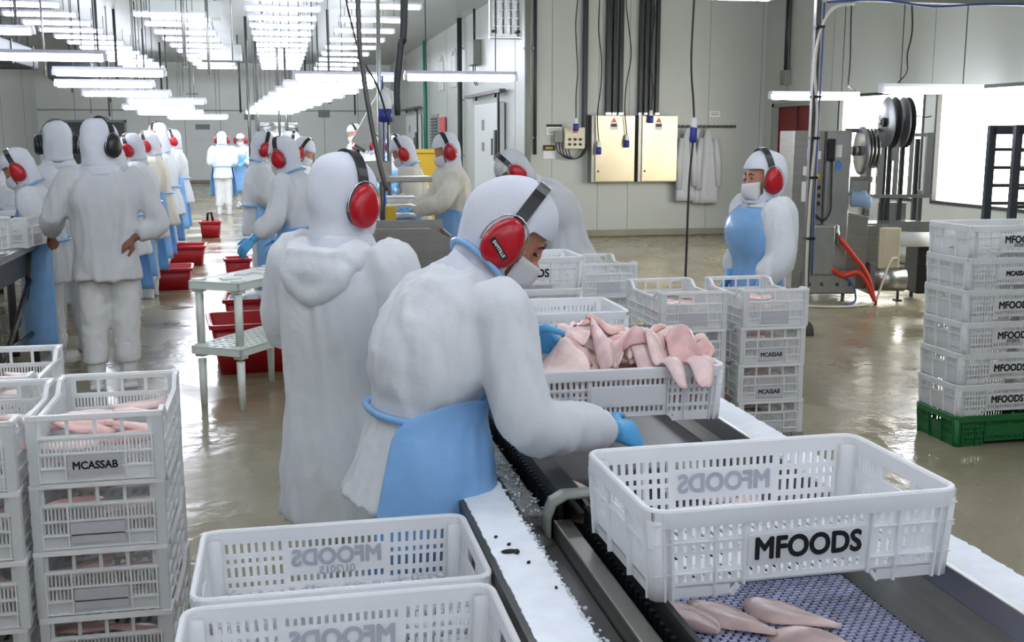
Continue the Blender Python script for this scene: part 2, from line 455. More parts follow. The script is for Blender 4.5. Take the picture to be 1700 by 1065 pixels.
# ------------------------------------------------------------------ fluorescent battens
L = 1.18
tube_me = MB().tube([(-L/2, 0, -.03), (-L/2+.02, 0, -.03), (L/2-.02, 0, -.03), (L/2, 0, -.03)], [.02, .042, .042, .02], 10).mesh('tube', 'tube_light', True)
tube_low_me = tube_me.copy(); tube_low_me.materials.clear(); tube_low_me.materials.append(MATS['tube_low'])
hous_me = MB().box(-L/2-.02, L/2+.02, -.05, .05, 0, .035).mesh('housing', 'housing')
cap_me = MB().box(-.02, .02, -.04, .04, -.06, .0).mesh('end_cap', 'housing')
tube_near_fill_me = tube_me.copy(); tube_near_fill_me.materials.clear(); tube_near_fill_me.materials.append(MATS['tube_near_fill'])
def batten(x, y, z, label, group, low=False, rods=True, near=False):
    t = thing('fluorescent_batten', label, 'ceiling light', (x, y, z), 0, group)
    link('tube', tube_near_fill_me if near else tube_low_me if low else tube_me, t); link('housing', hous_me, t)
    for s in (-1, 1): link('end_cap', cap_me, t, loc=(s*(L/2+.01), 0, 0))
    if rods:
        for s in (-.38, .38): MB().tube([(s, 0, .03), (s, 0, CEIL-z)], .006, 5).build('hanger', 'dark_grey', t)
    return t
ORD = ['nearest', 'second nearest', 'third nearest', 'fourth nearest', 'fifth nearest', 'sixth nearest', 'seventh nearest', 'eighth nearest',
       'ninth nearest', 'tenth nearest', 'eleventh nearest', 'twelfth nearest', 'thirteenth nearest', 'fourteenth nearest', 'fifteenth nearest']
rows = [(-3.95, 17.6, 35.4, 13, 'ceiling row by the grey ducts'), (-1.78, 20.2, 35.2, 10, 'second ceiling row from the ducts'),
        (.14, 17.4, 35.2, 13, 'middle ceiling row over the aisle'), (1.74, 18.2, 35.2, 9, 'ceiling row by the cold store doors')]
for x, y0, y1, n, what in rows:
    for i in range(n):
        batten(x, y0+(y1-y0)*i/(n-1), 3.74, 'batten, %s in the %s' % (ORD[i], what), 'ceiling battens over the hall')
for i in range(8):
    k = i/7
    batten(-2.25+.25*k + (.35 if i % 3 == 1 else 0), 11.6+12.4*k, 2.44-.38*k, 'low-hung glowing batten over the left work line, %s of its row' % ORD[i], 'low battens over the left work line', True)
for i, (x, y) in enumerate(((-3.6, 12.0), (-3.3, 13.6))):
    batten(x, y, 2.85, 'low-hung batten over the far edge of the left tables, %s of two' % ('nearer', 'farther')[i], 'low battens over the left tables', True)
for i in range(10):
    k = i/9
    batten(.8-1.0*k, 13.3+15.5*k, 2.36-.1*k, 'low-hung glowing batten over the middle work line, %s of its row' % ORD[i], 'low battens over the middle work line', True)
batten(1.95, 11.86, 2.3, 'lone long batten hung in front of the cold store doors', None, True)
batten(6.72, 13.05, 2.17, 'low-hung batten in front of the red door', None, True)
batten(7.0, 10.9, 2.17, 'low-hung batten in front of the bright opening, above the packing machine', None, True)
batten(3.55, 8.9, 2.85, 'batten at the top edge of the view over the dangling cable', None, True)
# battens of the same kind above the near end of the hall (they light the foreground)
for x, y in ((-1.2, 4.6), (-3.4, 5.0), (-3.3, 8.4), (5.8, 2.2), (-.4, 9.0), (4.6, 6.2)):
    batten(x, y, 3.74, 'glowing ceiling batten above the near end of the hall', 'battens above the near end of the hall')
for x in (-1.7, .1, 1.9, 3.7):  # unseen low battens added to brighten the foreground
    for y in (-2.4, -.6, 1.2, 3.2, 5.4):
        batten(x, y, 2.95, 'added fill batten hung low above the near basket line', 'added fill battens above the near basket line', True, True, True)
# ------------------------------------------------------------------ crates (vented, four windows at each end) and baskets (slotted, printed plate)
CW, CD, CH = .365, .56, .20
def crate_meshes():
    t = .004
    parts = []
    h = []
    for k in range(4):
        x = -.146 + k*.074; h.append((x, x+.064, .138, .18))
    for k in range(29):
        x = -.148 + k*.0103; h.append((x, x+.0052, .088, .122))
        if x < -.082 or x > .076: h.append((x, x+.0052, .048, .078))
    for sgn in (-1, 1):
        ex = MB()
        O = (0, sgn*(CD/2-.012), 0); ux = (-sgn, 0, 0)
        ex.panel(O, ux, (0,0,1), CW-.03, CH-.006, t, h, -(CW-.03)/2)
        rb = MB()
        for x in (-.155, -.085, .078, .15): rb.box(x-.002, x+.002, sgn*(CD/2-.012), sgn*(CD/2-.002), .004, .132)
        for z in (.004, .042, .084, .13): rb.box(-.165, .165, min(sgn*(CD/2-.012), sgn*(CD/2-.003)), max(sgn*(CD/2-.012), sgn*(CD/2-.003)), z, z+.004)
        parts.append(('end_wall', ex.mesh('end_wall', 'crate_plastic'))); parts.append(('rib_frame', rb.mesh('rib_frame', 'crate_rib')))
    h = []
    for k in range(44):
        x = -.232 + k*.0107
        h.append((x, x+.0054, .05, .085)); h.append((x, x+.0054, .095, .122))
    h.append((-.19, .19, .158, .194)) 
    for sgn in (-1, 1):
        sd = MB()
        O = (sgn*(CW/2-.012), 0, 0); ux = (0, sgn, 0)
        sd.panel(O, ux, (0,0,1), CD-.03, CH-.006, t, h, -(CD-.03)/2)
        rb = MB()
        for y in (-.25, -.125, 0, .125, .25):
            rb.box(min(sgn*(CW/2-.012), sgn*(CW/2-.003)), max(sgn*(CW/2-.012), sgn*(CW/2-.003)), y-.002, y+.002, .004, .15)
        for z in (.004, .042, .088, .15):
            rb.box(min(sgn*(CW/2-.012), sgn*(CW/2-.003)), max(sgn*(CW/2-.012), sgn*(CW/2-.003)), -.26, .26, z, z+.004)
        parts.append(('side_wall', sd.mesh('side_wall', 'crate_plastic'))); parts.append(('rib_frame', rb.mesh('rib_frame', 'crate_rib')))
    for a in (-1, 1):
        for b in (-1, 1):
            pm = MB().box(a*CW/2-(.026 if a > 0 else 0), a*CW/2+(.026 if a < 0 else 0), b*CD/2-(.03 if b > 0 else 0), b*CD/2+(.03 if b < 0 else 0), 0, CH-.004)
            parts.append(('corner_post', pm.mesh('corner_post', 'crate_plastic')))
    rm = MB()                                   # rim: high at the ends, swept low along the sides
    for b in (-1, 1):
        y = b*(CD/2-.006); rm.box(-CW/2, CW/2, y-.007, y+.007, CH-.014, CH)
    for a in (-1, 1):
        x = a*(CW/2-.006)
        for y0, y1, z0, z1 in ((-CD/2, -.2, CH, CH), (-.2, -.15, CH, .163), (-.15, .15, .163, .163), (.15, .2, .163, CH), (.2, CD/2, CH, CH)):
            rm.beam((x, y0, z0-.006), (x, y1, z1-.006), .014, .012)
    fm = MB(); hh = []
    for i in range(9):
        for j in range(5):
            hh.append((-.15+i*.034, -.15+i*.034+.016, .05+j*.1, .05+j*.1+.06))
    fm.panel((0, -CD/2+.01, .006), (1,0,0), (0,1,0), CW-.02, CD-.02, .004, hh, -(CW-.02)/2)
    parts += [('rim', rm.mesh('rim', 'crate_rib')), ('base', fm.mesh('base', 'crate_plastic')),
              ('label_plate', MB().box(-.08, .068, -CD/2+.003, -CD/2+.007, .02, .08).mesh('label_plate', 'plate_plastic'))]
    return parts
CRATE = crate_meshes()
def crate(label, loc, rz=0, print_=None, group=None):
    t = thing('vented_crate', label, 'crate', loc, rz, group)
    for k, me in CRATE:
        p = link(k, me, t)
        if k == 'label_plate' and print_:
            text(print_, .031, 'ink', (-.006, -CD/2+.0025, .05), FACE_S, p, .0011, sx=.92)
    return t

BW, BD, BH = .62, .40, .17
def basket_meshes(plastic='white_plastic', tag_=''):
    t = .004
    def taper(mb):
        for i, (x, y, z) in enumerate(mb.v):
            k = 1 - .035*(1 - z/BH); mb.v[i] = (x*k, y*k, z)
        return mb
    w1, w2 = BW/2-.012, BD/2-.012
    h = []
    def cols(a, b, n, rows):
        for k in range(n):
            x = a + (b-a)*k/(n-1)
            for z0, z1 in rows: h.append((x, x+.0075, z0, z1))
    blk = ((.112, .138), (.088, .1), (.055, .08), (.03, .043))
    for a, b, n in ((-.258, -.19, 5), (-.172, -.136, 3)):
        cols(a, b, n, blk); cols(-b-.0075, -a-.0075, n, blk)
    cols(-.112, .1045, 15, ((.116, .134), (.034, .05)))
    h.append((-.15, .15, 0, .02))
    parts = []
    for s in (-1, 1):
        long_ = MB()
        long_.panel((0, s*w2, 0), (-s, 0, 0), (0,0,1), 2*w1, BH-.004, t, h, -w1)
        for x in (-.28, -.265, -.182, -.126, .126, .182, .265, .28): long_.box(x-.002, x+.002, min(s*w2, s*(w2+.01)), max(s*w2, s*(w2+.01)), 0 if abs(x) > .15 else .02, BH-.03)
        for z, a, b in ((.142, -w1, w1), (.1055, -w1, -.13), (.1055, .13, w1), (.046, -w1, -.13), (.046, .13, w1)):
            long_.box(a, b, min(s*w2, s*(w2+.007)), max(s*w2, s*(w2+.007)), z, z+.003)
        for x in (-.06, .06): long_.box(x-.0015, x+.0015, min(s*w2, s*(w2+.006)), max(s*w2, s*(w2+.006)), .142, BH-.02)
        for x in (-1, 1): long_.beam((x*.15, s*(w2+.003), .002), (x*.135, s*(w2+.003), .02), .008, .008)
        parts.append(('long_wall', taper(long_).mesh('long_wall', plastic)))
    h = [(-.05, .05, .108, .138)]
    for k in range(6):
        for sx in (-1, 1):
            x = sx*(.075 + k*.013); h.append((min(x, x+.006), max(x, x+.006), .105, .135)); h.append((min(x, x+.006), max(x, x+.006), .06, .085))
    for s in (-1, 1):
        end = MB()
        end.panel((s*w1, 0, 0), (0, s, 0), (0,0,1), 2*w2, BH-.004, t, h, -w2)
        for y in (-.17, -.062, .062, .17): end.box(min(s*w1, s*(w1+.01)), max(s*w1, s*(w1+.01)), y-.002, y+.002, 0, BH-.03)
        end.box(min(s*w1, s*(w1+.006)), max(s*w1, s*(w1+.006)), -w2, w2, .095, .099)
        parts.append(('end_wall', taper(end).mesh('end_wall', plastic)))
    for a in (-1, 1):
        for b in (-1, 1):
            cor = MB().tube([(a*(w1-.013), b*(w2-.013), .0), (a*(w1-.013), b*(w2-.013), .03), (a*(w1-.013), b*(w2-.013), BH-.02)], .02, 10)
            parts.append(('corner_post', taper(cor).mesh('corner_post', plastic, True)))
    rim = MB(); rr = .03; sec = [(-.004, -.034), (.0085, -.034), (.0095, -.004), (.007, 0), (-.001, 0), (-.004, -.004)]
    path = []
    for cx, cy, a0 in ((w1-rr, w2-rr, 0), (-w1+rr, w2-rr, 90), (-w1+rr, -w2+rr, 180), (w1-rr, -w2+rr, 270)):
        for k in range(5): path.append((cx, cy, math.radians(a0+k*22.5)))
    n, m = len(path), len(sec); v = []; f = []
    for cx, cy, a in path:
        for o_, z in sec: v.append((cx+(rr+o_)*math.cos(a), cy+(rr+o_)*math.sin(a), BH+z))
    for i in range(n):
        for j in range(m):
            i2, j2 = (i+1) % n, (j+1) % m; f.append((i*m+j, i2*m+j, i2*m+j2, i*m+j2))
    rim.add(v, f)
    fl = MB(); hh = []
    for i in range(22):
        for j in range(4): hh.append((-.26+i*.0245, -.26+i*.0245+.009, .03+j*.088, .03+j*.088+.06))
    fl.panel((0, -w2, .024), (1,0,0), (0,1,0), 2*w1, 2*w2, .004, hh, -w1)
    pl = MB().box(-.118, .118, -w2-.006, -w2-.001, .053, .112)
    pl2 = MB().box(-.118, .118, w2+.001, w2+.006, .053, .112)
    parts += [('rim', rim.mesh('rim', plastic)), ('base', taper(fl).mesh('base', plastic)), ('label_plate', taper(pl).mesh('label_plate', plastic)), ('label_plate.001', taper(pl2).mesh('label_plate', plastic))]
    return parts
BASKET = basket_meshes()
BASKET_G = basket_meshes('green_plastic')
BASKET_C = basket_meshes('crate_plastic')
def basket(label, loc, rz=0, front=None, back=None, meshes=None, group=None, small=None, fsize=.056):
    """front: bold print on the camera-side plate; back: the print of the far plate as it shows through on the inside"""
    t = thing('slotted_basket', label, 'basket', loc, rz, group)
    for k, me in (meshes or BASKET):
        p = link(k.split('.')[0], me, t)
        if k == 'label_plate' and front:
            text(front, fsize, 'ink', (0, -BD/2+.0085, .083 if not small else .092), FACE_S, p, .002, sx=.92)
            if small: text(small, .024, 'ink', (.0, -BD/2+.0095, .063), FACE_S, p, .0004)
        if k == 'label_plate.001' and back:
            text(back, .056, 'ink_show_through', (0, BD/2-.0205, .083 if not small else .09), FACE_S, p, .002, True, .92)
            if small: text(small, .026, 'ink_show_through', (0, BD/2-.0215, .058), FACE_S, p, .0004, True)
    return t

# ------------------------------------------------------------------ fillets
def fillet_mesh(seed, material, Lf=.2, Wf=.075, Tf=.018):
    r = random.Random(seed); n, m = 12, 9
    bend, twist, droop = r.uniform(-.5, .5), r.uniform(-.5, .5), r.uniform(-.25, .45)
    top, bot = [], []
    for i in range(n+1):
        u = i/n; w = Wf*(math.sin(PI*min(1, u*.93+.05))**.65)*(1-.42*u)*(1+.08*math.sin(9*u+seed))
        for j in range(m):
            q = -1 + 2*j/(m-1)
            x = (u-.45)*Lf; y = q*w*.62
            z = Tf*(1-q*q)**.6*(math.sin(PI*min(1, u*.9+.06))**.5)
            z += .004*noise.noise(Vector((x*34, y*40, seed*3.1))) + .004*math.sin(q*4+seed)*(u)
            groove = math.exp(-(q*4)**2)*.004*math.sin(PI*u)
            zz = z-groove; lift = -droop*x*x*4 + twist*y*(u-.4)*1.4
            c, s = math.cos(bend*(u-.4)), math.sin(bend*(u-.4))
            X, Y = x*c-y*s, x*s+y*c
            top.append((X, Y, zz+lift+.002)); bot.append((X, Y, lift-.002))
    v = top+bot; N = (n+1)*m; f = []
    for i in range(n):
        for j in range(m-1):
            a = i*m+j; f.append((a, a+m, a+m+1, a+1)); f.append((N+a, N+a+1, N+a+m+1, N+a+m))
        a = i*m; f.append((a, N+a, N+a+m, a+m)); a = i*m+m-1; f.append((a, a+m, N+a+m, N+a))
    for j in range(m-1):
        a = j; f.append((a, a+1, N+a+1, N+a)); a = n*m+j; f.append((a, N+a, N+a+1, a+1))
    return MB().add(v, f).mesh('fillet', material, True)
FIL = [fillet_mesh(k, 'fillet' if k % 3 else 'fillet_rosy') for k in range(9)]
FIL_BIG = [fillet_mesh(40+k, 'fillet', .24, .1, .022) for k in range(5)]
def fillet(me, loc, rot, label, group, s=1.0):
    o = link('fillet', me); o.location = loc; o.rotation_euler = rot; o.scale = (s, s, s)
    return tag(o, label, 'fillet', group)
def fill_crate(x, y, z, n, label, group, top=.11, front=True):
    """a few fillets where the crate's windows and open top show them"""
    R = random.Random(int(x*1000+y*77+z*300))
    for k in range(n):
        yy = y - CD/2 + .1 + (CD-.2)*(k//2)/max(1, (n-1)//2) if n > 1 else y
        xx = x + (-.075 if k % 2 else .075) + R.uniform(-.015, .015)
        fillet(FIL[R.randrange(9)], (xx, yy+R.uniform(-.02, .02), z+top+R.uniform(-.01, .015)), (R.uniform(-.2, .2), R.uniform(-.15, .15), R.uniform(-.6, .6)+(PI if R.random() < .5 else 0)), label, group, R.uniform(.85, 1.0))

def pallet(loc, w, d, label):
    t = thing('low_pallet', label, 'pallet', loc)
    for k in range(5): MB().box(-w/2+k*w/5+.005, -w/2+(k+1)*w/5-.005, -d/2, d/2, .06, .08).build('slat', 'grey_plastic', t)
    for y in (-d/2+.05, 0, d/2-.05): MB().box(-w/2, w/2, y-.03, y+.03, 0, .06).build('runner', 'grey_plastic', t)
    return t
LEVEL = ['topmost', 'second from the top', 'third from the top', 'bottom']
def stack(x, y, z0, name, prints, contents, rz=0.0):
    for k in range(4):
        z = z0 + (3-k)*CH
        c = crate('white vented crate of pink fillets, %s of the %s' % (LEVEL[k], name), (x+random.uniform(-.006, .006), y+random.uniform(-.008, .008), z), rz+random.uniform(-.012, .012), prints.get(k))
        fill_crate(x, y, z, contents[k], 'raw pink fillet in the crate %s of the %s' % (LEVEL[k], name), 'fillets, %s, %s' % (LEVEL[k], name), .09 if k == 0 else .1)
pallet((-.535, 3.44, 0), .38, .58, 'low grey pallet under the stack beside the baskets')
stack(-.535, 3.425, .08, 'stack beside the baskets', {0: 'MCASSAB', 3: 'MCASSAB'}, (9, 6, 6, 6))
pallet((-.92, 3.38, 0), .38, .58, 'low grey pallet under the stack at frame edge')
stack(-.92, 3.37, .08, 'stack at frame edge', {}, (9, 4, 4, 4))
pallet((-1.0, 3.97, 0), .38, .58, 'low grey pallet under the half-hidden left stack')
stack(-1.0, 3.98, .08, 'half-hidden left stack', {}, (9, 0, 0, 0))
pallet((2.06, 5.49, 0), .38, .58, 'low grey pallet under the stack beyond heaped basket')
stack(2.06, 5.49, .06, 'stack beyond heaped basket', {}, (8, 4, 4, 4), .02)
pallet((2.52, 5.49, 0), .38, .58, 'low grey pallet under the stack before masked worker')
stack(2.52, 5.49, .06, 'stack before masked worker', {1: 'MCASSAB', 2: 'MCASSAB'}, (8, 6, 6, 6), -.02)
pallet((1.95, 6.62, 0), .38, .58, 'low grey pallet under the empty crates by the stooping worker')
for k in range(4):
    crate('empty vented crate, %s of the stack right under the stooping worker' % LEVEL[k], (1.95, 6.62, .08+(3-k)*CH), .02, 'MCASSAB' if k == 1 else None)
pallet((1.54, 6.66, 0), .38, .58, 'low grey pallet under the plain empty crates by the stooping worker')
for k in range(4):
    crate('empty vented crate, %s of the plain stack by the stooping worker' % LEVEL[k], (1.54, 6.66, .08+(3-k)*CH), -.02)

# tall stack of printed baskets on a green one
gx, gy = 3.79, 5.2
gb = basket('green slotted basket carrying the tall stack of white baskets', (gx, gy, 0), 0, None, None, BASKET_G)
names = ['topmost', 'second from the top', 'third from the top', 'fourth from the top', 'fifth from the top', 'lowest white one']
pr = [('MFOODS', '01/2015'), ('MCASSAB', None), ('MFOODS', None), ('MFOODS', '01/2015'), ('MFOODS', None), ('MFOODS', None)]
for k in range(6):
    basket('white slotted basket, %s of the tall stack standing on green' % names[k], (gx+random.uniform(-.008, .008), gy+random.uniform(-.006, .006), .17*(6-k)), random.uniform(-.012, .012), pr[k][0], None, BASKET_C, None, pr[k][1], .034 if k == 1 else .052)
    for q in range(3):
        R = random.Random(k*10+q)
        fillet(FIL[R.randrange(9)], (gx-.2+q*.13, gy-.08+R.uniform(-.03, .08), .17*(6-k)+.05), (R.uniform(-.1, .1), R.uniform(-.1, .1), R.uniform(-1, 1)), 'raw fillet in basket %s of the tall stack on green' % names[k], 'fillets, %s, tall stack on green' % names[k])

# ------------------------------------------------------------------ conveyor line with its side boards
cv = thing('conveyor', 'stainless conveyor trough with blue and black belts between white side boards', 'conveyor', (0, 0, 0))
Y0, Y1, YS = .9, 4.75, 2.44
bd = MB()
def rough_board(x0, x1, y0, y1, z0, z1, seed):
    n = int((y1-y0)/.012); R = random.Random(seed); rings = []
    for i in range(n+1):
        y = y0+(y1-y0)*i/n
        a = x0+R.uniform(-.002, .002); b = x1+R.uniform(-.004, .004)
        rings.append([(a, y, z0), (b, y, z0), (b, y, z1), (a, y, z1)])
    return MB().loft([r[::-1] for r in rings])
rough_board(.425, .536, Y0, 2.74, .715, .75, 1).build('side_board', 'board_white', cv)
rough_board(.40, .536, 3.1, Y1, .70, .735, 2).build('side_board', 'board_white', cv)
rough_board(1.372, 1.478, Y0, Y1, .715, .75, 3).build('side_board', 'board_white', cv)
MB().box(.41, .424, Y0, 2.74, .6, .748).build('board_edge', 'steel_dark', cv)
MB().box(.505, .54, Y0, Y1, .45, .70).build('side_cladding', 'steel_brushed', cv)
MB().box(1.38, 1.474, Y0, Y1, .45, .712).build('side_cladding', 'steel_brushed', cv)
MB().box(.54, .548, Y0, Y1, .55, .72).build('gap_strip', 'rubber_black', cv)
MB().box(.55, .605, YS+.02, Y1, .60, .742).build('rail', 'steel_speckled', cv, bevel=.006)
MB().box(.56, .61, Y0, YS-.03, .58, .70).build('rail', 'steel_dark', cv, bevel=.004)
MB().box(.612, .655, Y0, YS-.03, .60, .742).build('rail', 'steel_brushed', cv, bevel=.004)
# end bracket of the front rail: a bent flat bar
br = [(.60, YS-.03, .62), (.60, YS-.03, .755), (.612, YS-.03, .785), (.64, YS-.03, .80), (.72, YS-.03, .80)]
b = MB(); v = []
for p in br: v += [(p[0], p[1]-.03, p[2]), (p[0], p[1]+.03, p[2])]
b.add(v, [(2*i, 2*i+1, 2*i+3, 2*i+2) for i in range(4)])
b2 = b.build('bracket', 'grey_plastic', cv, True); m_ = b2.modifiers.new('thick', 'SOLIDIFY'); m_.thickness = .008
MB().tube([(.575, YS-.09, .68), (.575, YS+.01, .68)], .035, 14).build('rail_end_tube', 'steel_dark', cv, True)
# toothed rubber guards
def guard(x, y0, y1, zt, h):
    g = MB().box(x, x+.012, y0, y1, zt-h, zt).build('rubber_guard', 'rubber_black', cv)
    me = MB().box(x-.008, x, -.006, .006, zt-h, zt-h*.35).mesh('guard_tooth', 'belt_black'); n = int((y1-y0)/.03)
    for i in range(n): link('guard_tooth', me, g, loc=(0, y0+.015+i*.03, 0))
guard(.632, YS, Y1, .80, .10)
guard(.685, Y0+.5, YS-.04, .775, .11)
MB().box(.644, .69, YS, Y1, .785, .80).build('guide_cover', 'rubber_black', cv)
MB().add([(.69, YS, .80), (.69, Y1, .80), (.76, Y1, .68), (.76, YS, .68), (.755, YS, .67), (.755, Y1, .67), (.685, Y1, .79), (.685, YS, .79)], [(0,3,2,1), (4,7,6,5), (3,4,5,2), (0,7,4,3), (1,2,5,6)]).build('inner_guide', 'steel', cv)
MB().box(.70, .72, Y0, YS, .58, .66).build('inner_guide', 'belt_black', cv)
MB().box(.72, .79, Y0, YS-.1, .58, .615).build('inner_guide', 'steel_brushed', cv)
MB().add([(1.372, Y0, .715), (1.372, Y1, .715), (1.30, Y1, .60), (1.30, Y0, .60), (1.31, Y0, .59), (1.382, Y0, .70)], [(0,3,2,1)]).build('inner_guide', 'steel_brushed', cv)
MB().box(1.355, 1.372, Y0, Y1, .69, .752).build('inner_guide_edge', 'steel', cv, bevel=.003)
# black belt behind, blue modular belt in front
MB().box(.66, 1.33, YS-.12, Y1, .60, .66).build('belt_bed', 'belt_black', cv)
blt = MB().box(.74, 1.31, Y0, YS-.14, .56, .592).build('belt_bed', 'belt_navy', cv)
lk = MB()
for a, b, c in ((-.0095, .0095, 0),): lk.box(a+.002, b-.002, -.0022, .0022, 0, .006).box(-.0085, -.0058, -.0035, .0075, 0, .005)
lk_me = lk.mesh('belt_link', 'belt_link')
links = []
nx, pitch_y = 24, .0135
for j in range(int((2.28-1.55)/pitch_y)):
    for i in range(nx):
        links.append((.752+i*.0235+(.0118 if j % 2 else 0), 1.56+j*pitch_y))
def seen(p): return 1 if (p[1] > 1.93 and p[0] > .9) else 0
links.sort(key=lambda p: (-seen(p), -p[1]))
for p in links[:300]: link('belt_link', lk_me, blt, loc=(p[0], p[1], .592))
st = MB()
for p in links[300:]:
    st.box(p[0]-.0075, p[0]+.0075, p[1]-.0022, p[1]+.0022, .592, .598).box(p[0]-.0085, p[0]-.0058, p[1]-.0035, p[1]+.0075, .592, .597)
tag(st.build('belt_links', 'belt_link', blt), kind='stuff')
for x in (.5, 1.42):
    for y in (1.2, 2.9, 4.5): MB().box(x-.025, x+.025, y-.025, y+.025, 0, .45).build('leg', 'steel', cv)
MB().box(.45, 1.45, Y0, Y1, .42, .46).build('underframe', 'steel_dark', cv)
# black scraps lying on the near board
for x, y, s in ((.462, 2.21, .02), (.478, 2.205, .014), (.47, 2.25, .006), (.49, 2.14, .005), (.45, 2.3, .005), (.515, 2.0, .004)):
    o = MB().ell((0, 0, .003), s, s*.5, .004, 7, 4).build('wet_scrap', 'ink', None, True); o.location = (x, y, .75); o.rotation_euler = (0, 0, random.uniform(0, 3))
    tag(o, 'dark wet scrap lying on the near white side board', 'scrap', 'dark scraps on the near side board')
ic = MB()
R = random.Random(5)
for k in range(500):
    x, y, s = R.uniform(.53, .61), R.uniform(1.6, 4.2), R.uniform(.002, .006)
    if x > .55 and y < 2.45: x = R.uniform(.532, .54)
    ic.ell((x, y, .744 if y > 2.44 else .75), s, s, s*.7, 5, 3)
tag(ic.build('ice_crumbs', 'ice', None, True), 'crushed ice crumbs scattered along the conveyor rails', 'ice', kind='stuff')

# baskets on the line
RIM = .955
b1 = basket('empty white slotted basket with bold black print, resting across the conveyor', (.978, 2.05, .775), .012, 'MFOODS', 'MFOODS')
b1.scale = (1.08, 1.08, 1.08)
b2 = basket('white slotted basket heaped with pink fillets beside the bending worker', (.995, 3.2, .80), -.01, None, None)
b3 = basket('empty white slotted basket behind the heaped one on the line', (1.03, 4.23, .80), -.01, None, 'MFOODS')
# heap of fillets
R = random.Random(11)
HL, HG = 'raw pink fillet heaped in the basket beside the bending worker', 'fillets in the heaped basket'
BX, BY, BZ = .995, 3.2, .80
for i in range(6):                       # lower layers, seen through the slots
    for j in (-1, 1):
        for z in (.045, .085, .12):
            fillet(FIL[R.randrange(9)], (BX-.18+i*.072, BY+j*.10+R.uniform(-.015, .015), BZ+z), (R.uniform(-.15, .15), R.uniform(-.1, .1), R.uniform(-.25, .25)), HL, HG, .9)
GS = .008; GX, GY = 96, 64               # height field of the pile, so that every new piece drapes over those below
hx = (np.arange(GX)-GX/2)*GS; hy = (np.arange(GY)-GY/2)*GS
XX, YY = np.meshgrid(hx, hy, indexing='ij')
HF = .125 + .095*np.exp(-((XX-.02)/.17)**2-((YY-.03)/.15)**2) + .02*np.exp(-((XX+.2)/.1)**2-((YY+.03)/.1)**2)
dx_ = np.maximum(np.abs(XX)-.295, 0); dy_ = np.maximum(np.abs(YY)-.19, 0); ov = np.hypot(dx_, dy_)
HF = np.where(ov > 0, np.maximum(.19-np.maximum(ov-.02, 0)*1.8, -.02), HF)
def blur(a, n):
    for _ in range(n):
        p = np.pad(a, 1, mode='edge'); a = (p[:-2,1:-1]+p[2:,1:-1]+p[1:-1,:-2]+p[1:-1,2:]+p[1:-1,1:-1]*2)/6
    return a
def draped(cx, cy, a, Lf, Wf, Tf, mname, label, group):
    global HF
    S = blur(HF, 5); n, m = 16, 9; sd = R.uniform(0, 90); bend = R.uniform(-.9, .9); top, bot = [], []
    def hs(x, y):
        i = min(GX-2, max(0, (x/GS+GX/2))); j = min(GY-2, max(0, (y/GS+GY/2))); i0, j0 = int(i), int(j); u, v = i-i0, j-j0
        return S[i0,j0]*(1-u)*(1-v)+S[i0+1,j0]*u*(1-v)+S[i0,j0+1]*(1-u)*v+S[i0+1,j0+1]*u*v
    for i in range(n+1):
        u = i/n; w = Wf*(math.sin(PI*min(1, u*.93+.05))**.6)*(1-.4*u)*(1+.12*noise.noise(Vector((u*5, sd, 0))))
        for j in range(m):
            q = -1+2*j/(m-1); lx = (u-.47)*Lf; ly = q*w*.6*(1+.15*noise.noise(Vector((u*7, q, sd))))
            t = a + bend*(u-.47); X = cx + lx*math.cos(a+bend*(u-.47)*.5) - ly*math.sin(t); Y = cy + lx*math.sin(a+bend*(u-.47)*.5) + ly*math.cos(t)
            b = hs(X, Y); th = Tf*(1-abs(q)**2.6)*(math.sin(PI*min(1, u*.88+.07))**.5)*(1+.2*noise.noise(Vector((u*6, q*2, sd+5))))
            th += .004*noise.noise(Vector((X*45, Y*45, sd))) - .005*math.exp(-(q*5)**2)*math.sin(PI*u)
            top.append((X, Y, b+.003+max(.001, th))); bot.append((X, Y, b))
    v = top+bot; N = (n+1)*m; f = []
    for i in range(n):
        for j in range(m-1):
            k = i*m+j; f.append((k, k+m, k+m+1, k+1)); f.append((N+k, N+k+1, N+k+m+1, N+k+m))
        k = i*m; f.append((k, N+k, N+k+m, k+m)); k = i*m+m-1; f.append((k, k+m, N+k+m, N+k))
    for j in range(m-1):
        k = j; f.append((k, k+1, N+k+1, N+k)); k = n*m+j; f.append((k, N+k, N+k+1, k+1))
    for x, y, z in top:
        i, j = int(x/GS+GX/2+.5), int(y/GS+GY/2+.5)
        for di in (0, 1):
            for dj in (0, 1):
                if 0 <= i+di-1 < GX and 0 <= j+dj-1 < GY: HF[i+di-1, j+dj-1] = max(HF[i+di-1, j+dj-1], z)
    c = (cx, cy, hs(cx, cy)); o = link('fillet', MB().add([(p[0]-c[0], p[1]-c[1], p[2]-c[2]) for p in v], f).mesh('fillet', mname, True))
    o.location = (BX+c[0], BY+c[1], BZ+c[2])
    return tag(o, label, 'fillet', group)
for k in range(66):
    rr_ = math.sqrt(R.random()); tt_ = R.uniform(0, 2*PI)
    cx, cy = .02+.27*rr_*math.cos(tt_), .0+.145*rr_*math.sin(tt_)
    draped(cx, cy, R.uniform(0, 2*PI), R.uniform(.1, .16), R.uniform(.042, .066), R.uniform(.014, .022), 'fillet' if R.random() < .72 else 'fillet_rosy', HL, HG)
draped(.12, -.185, -1.1, .17, .06, .016, 'fillet', 'raw fillet hanging tail down over the front rim of the heaped basket', None)
draped(.215, -.165, -1.5, .19, .11, .02, 'fillet', 'broad raw fillet draped over the front rim by the corner of the heaped basket', None)
draped(.235, -.09, .3, .19, .09, .018, 'fillet_rosy', 'reddish fillet lying on top near the corner of the heaped basket', None)
draped(-.2, -.12, 2.6, .2, .085, .02, 'fillet', 'pale fillet lying along the front rim of the heaped basket', None)
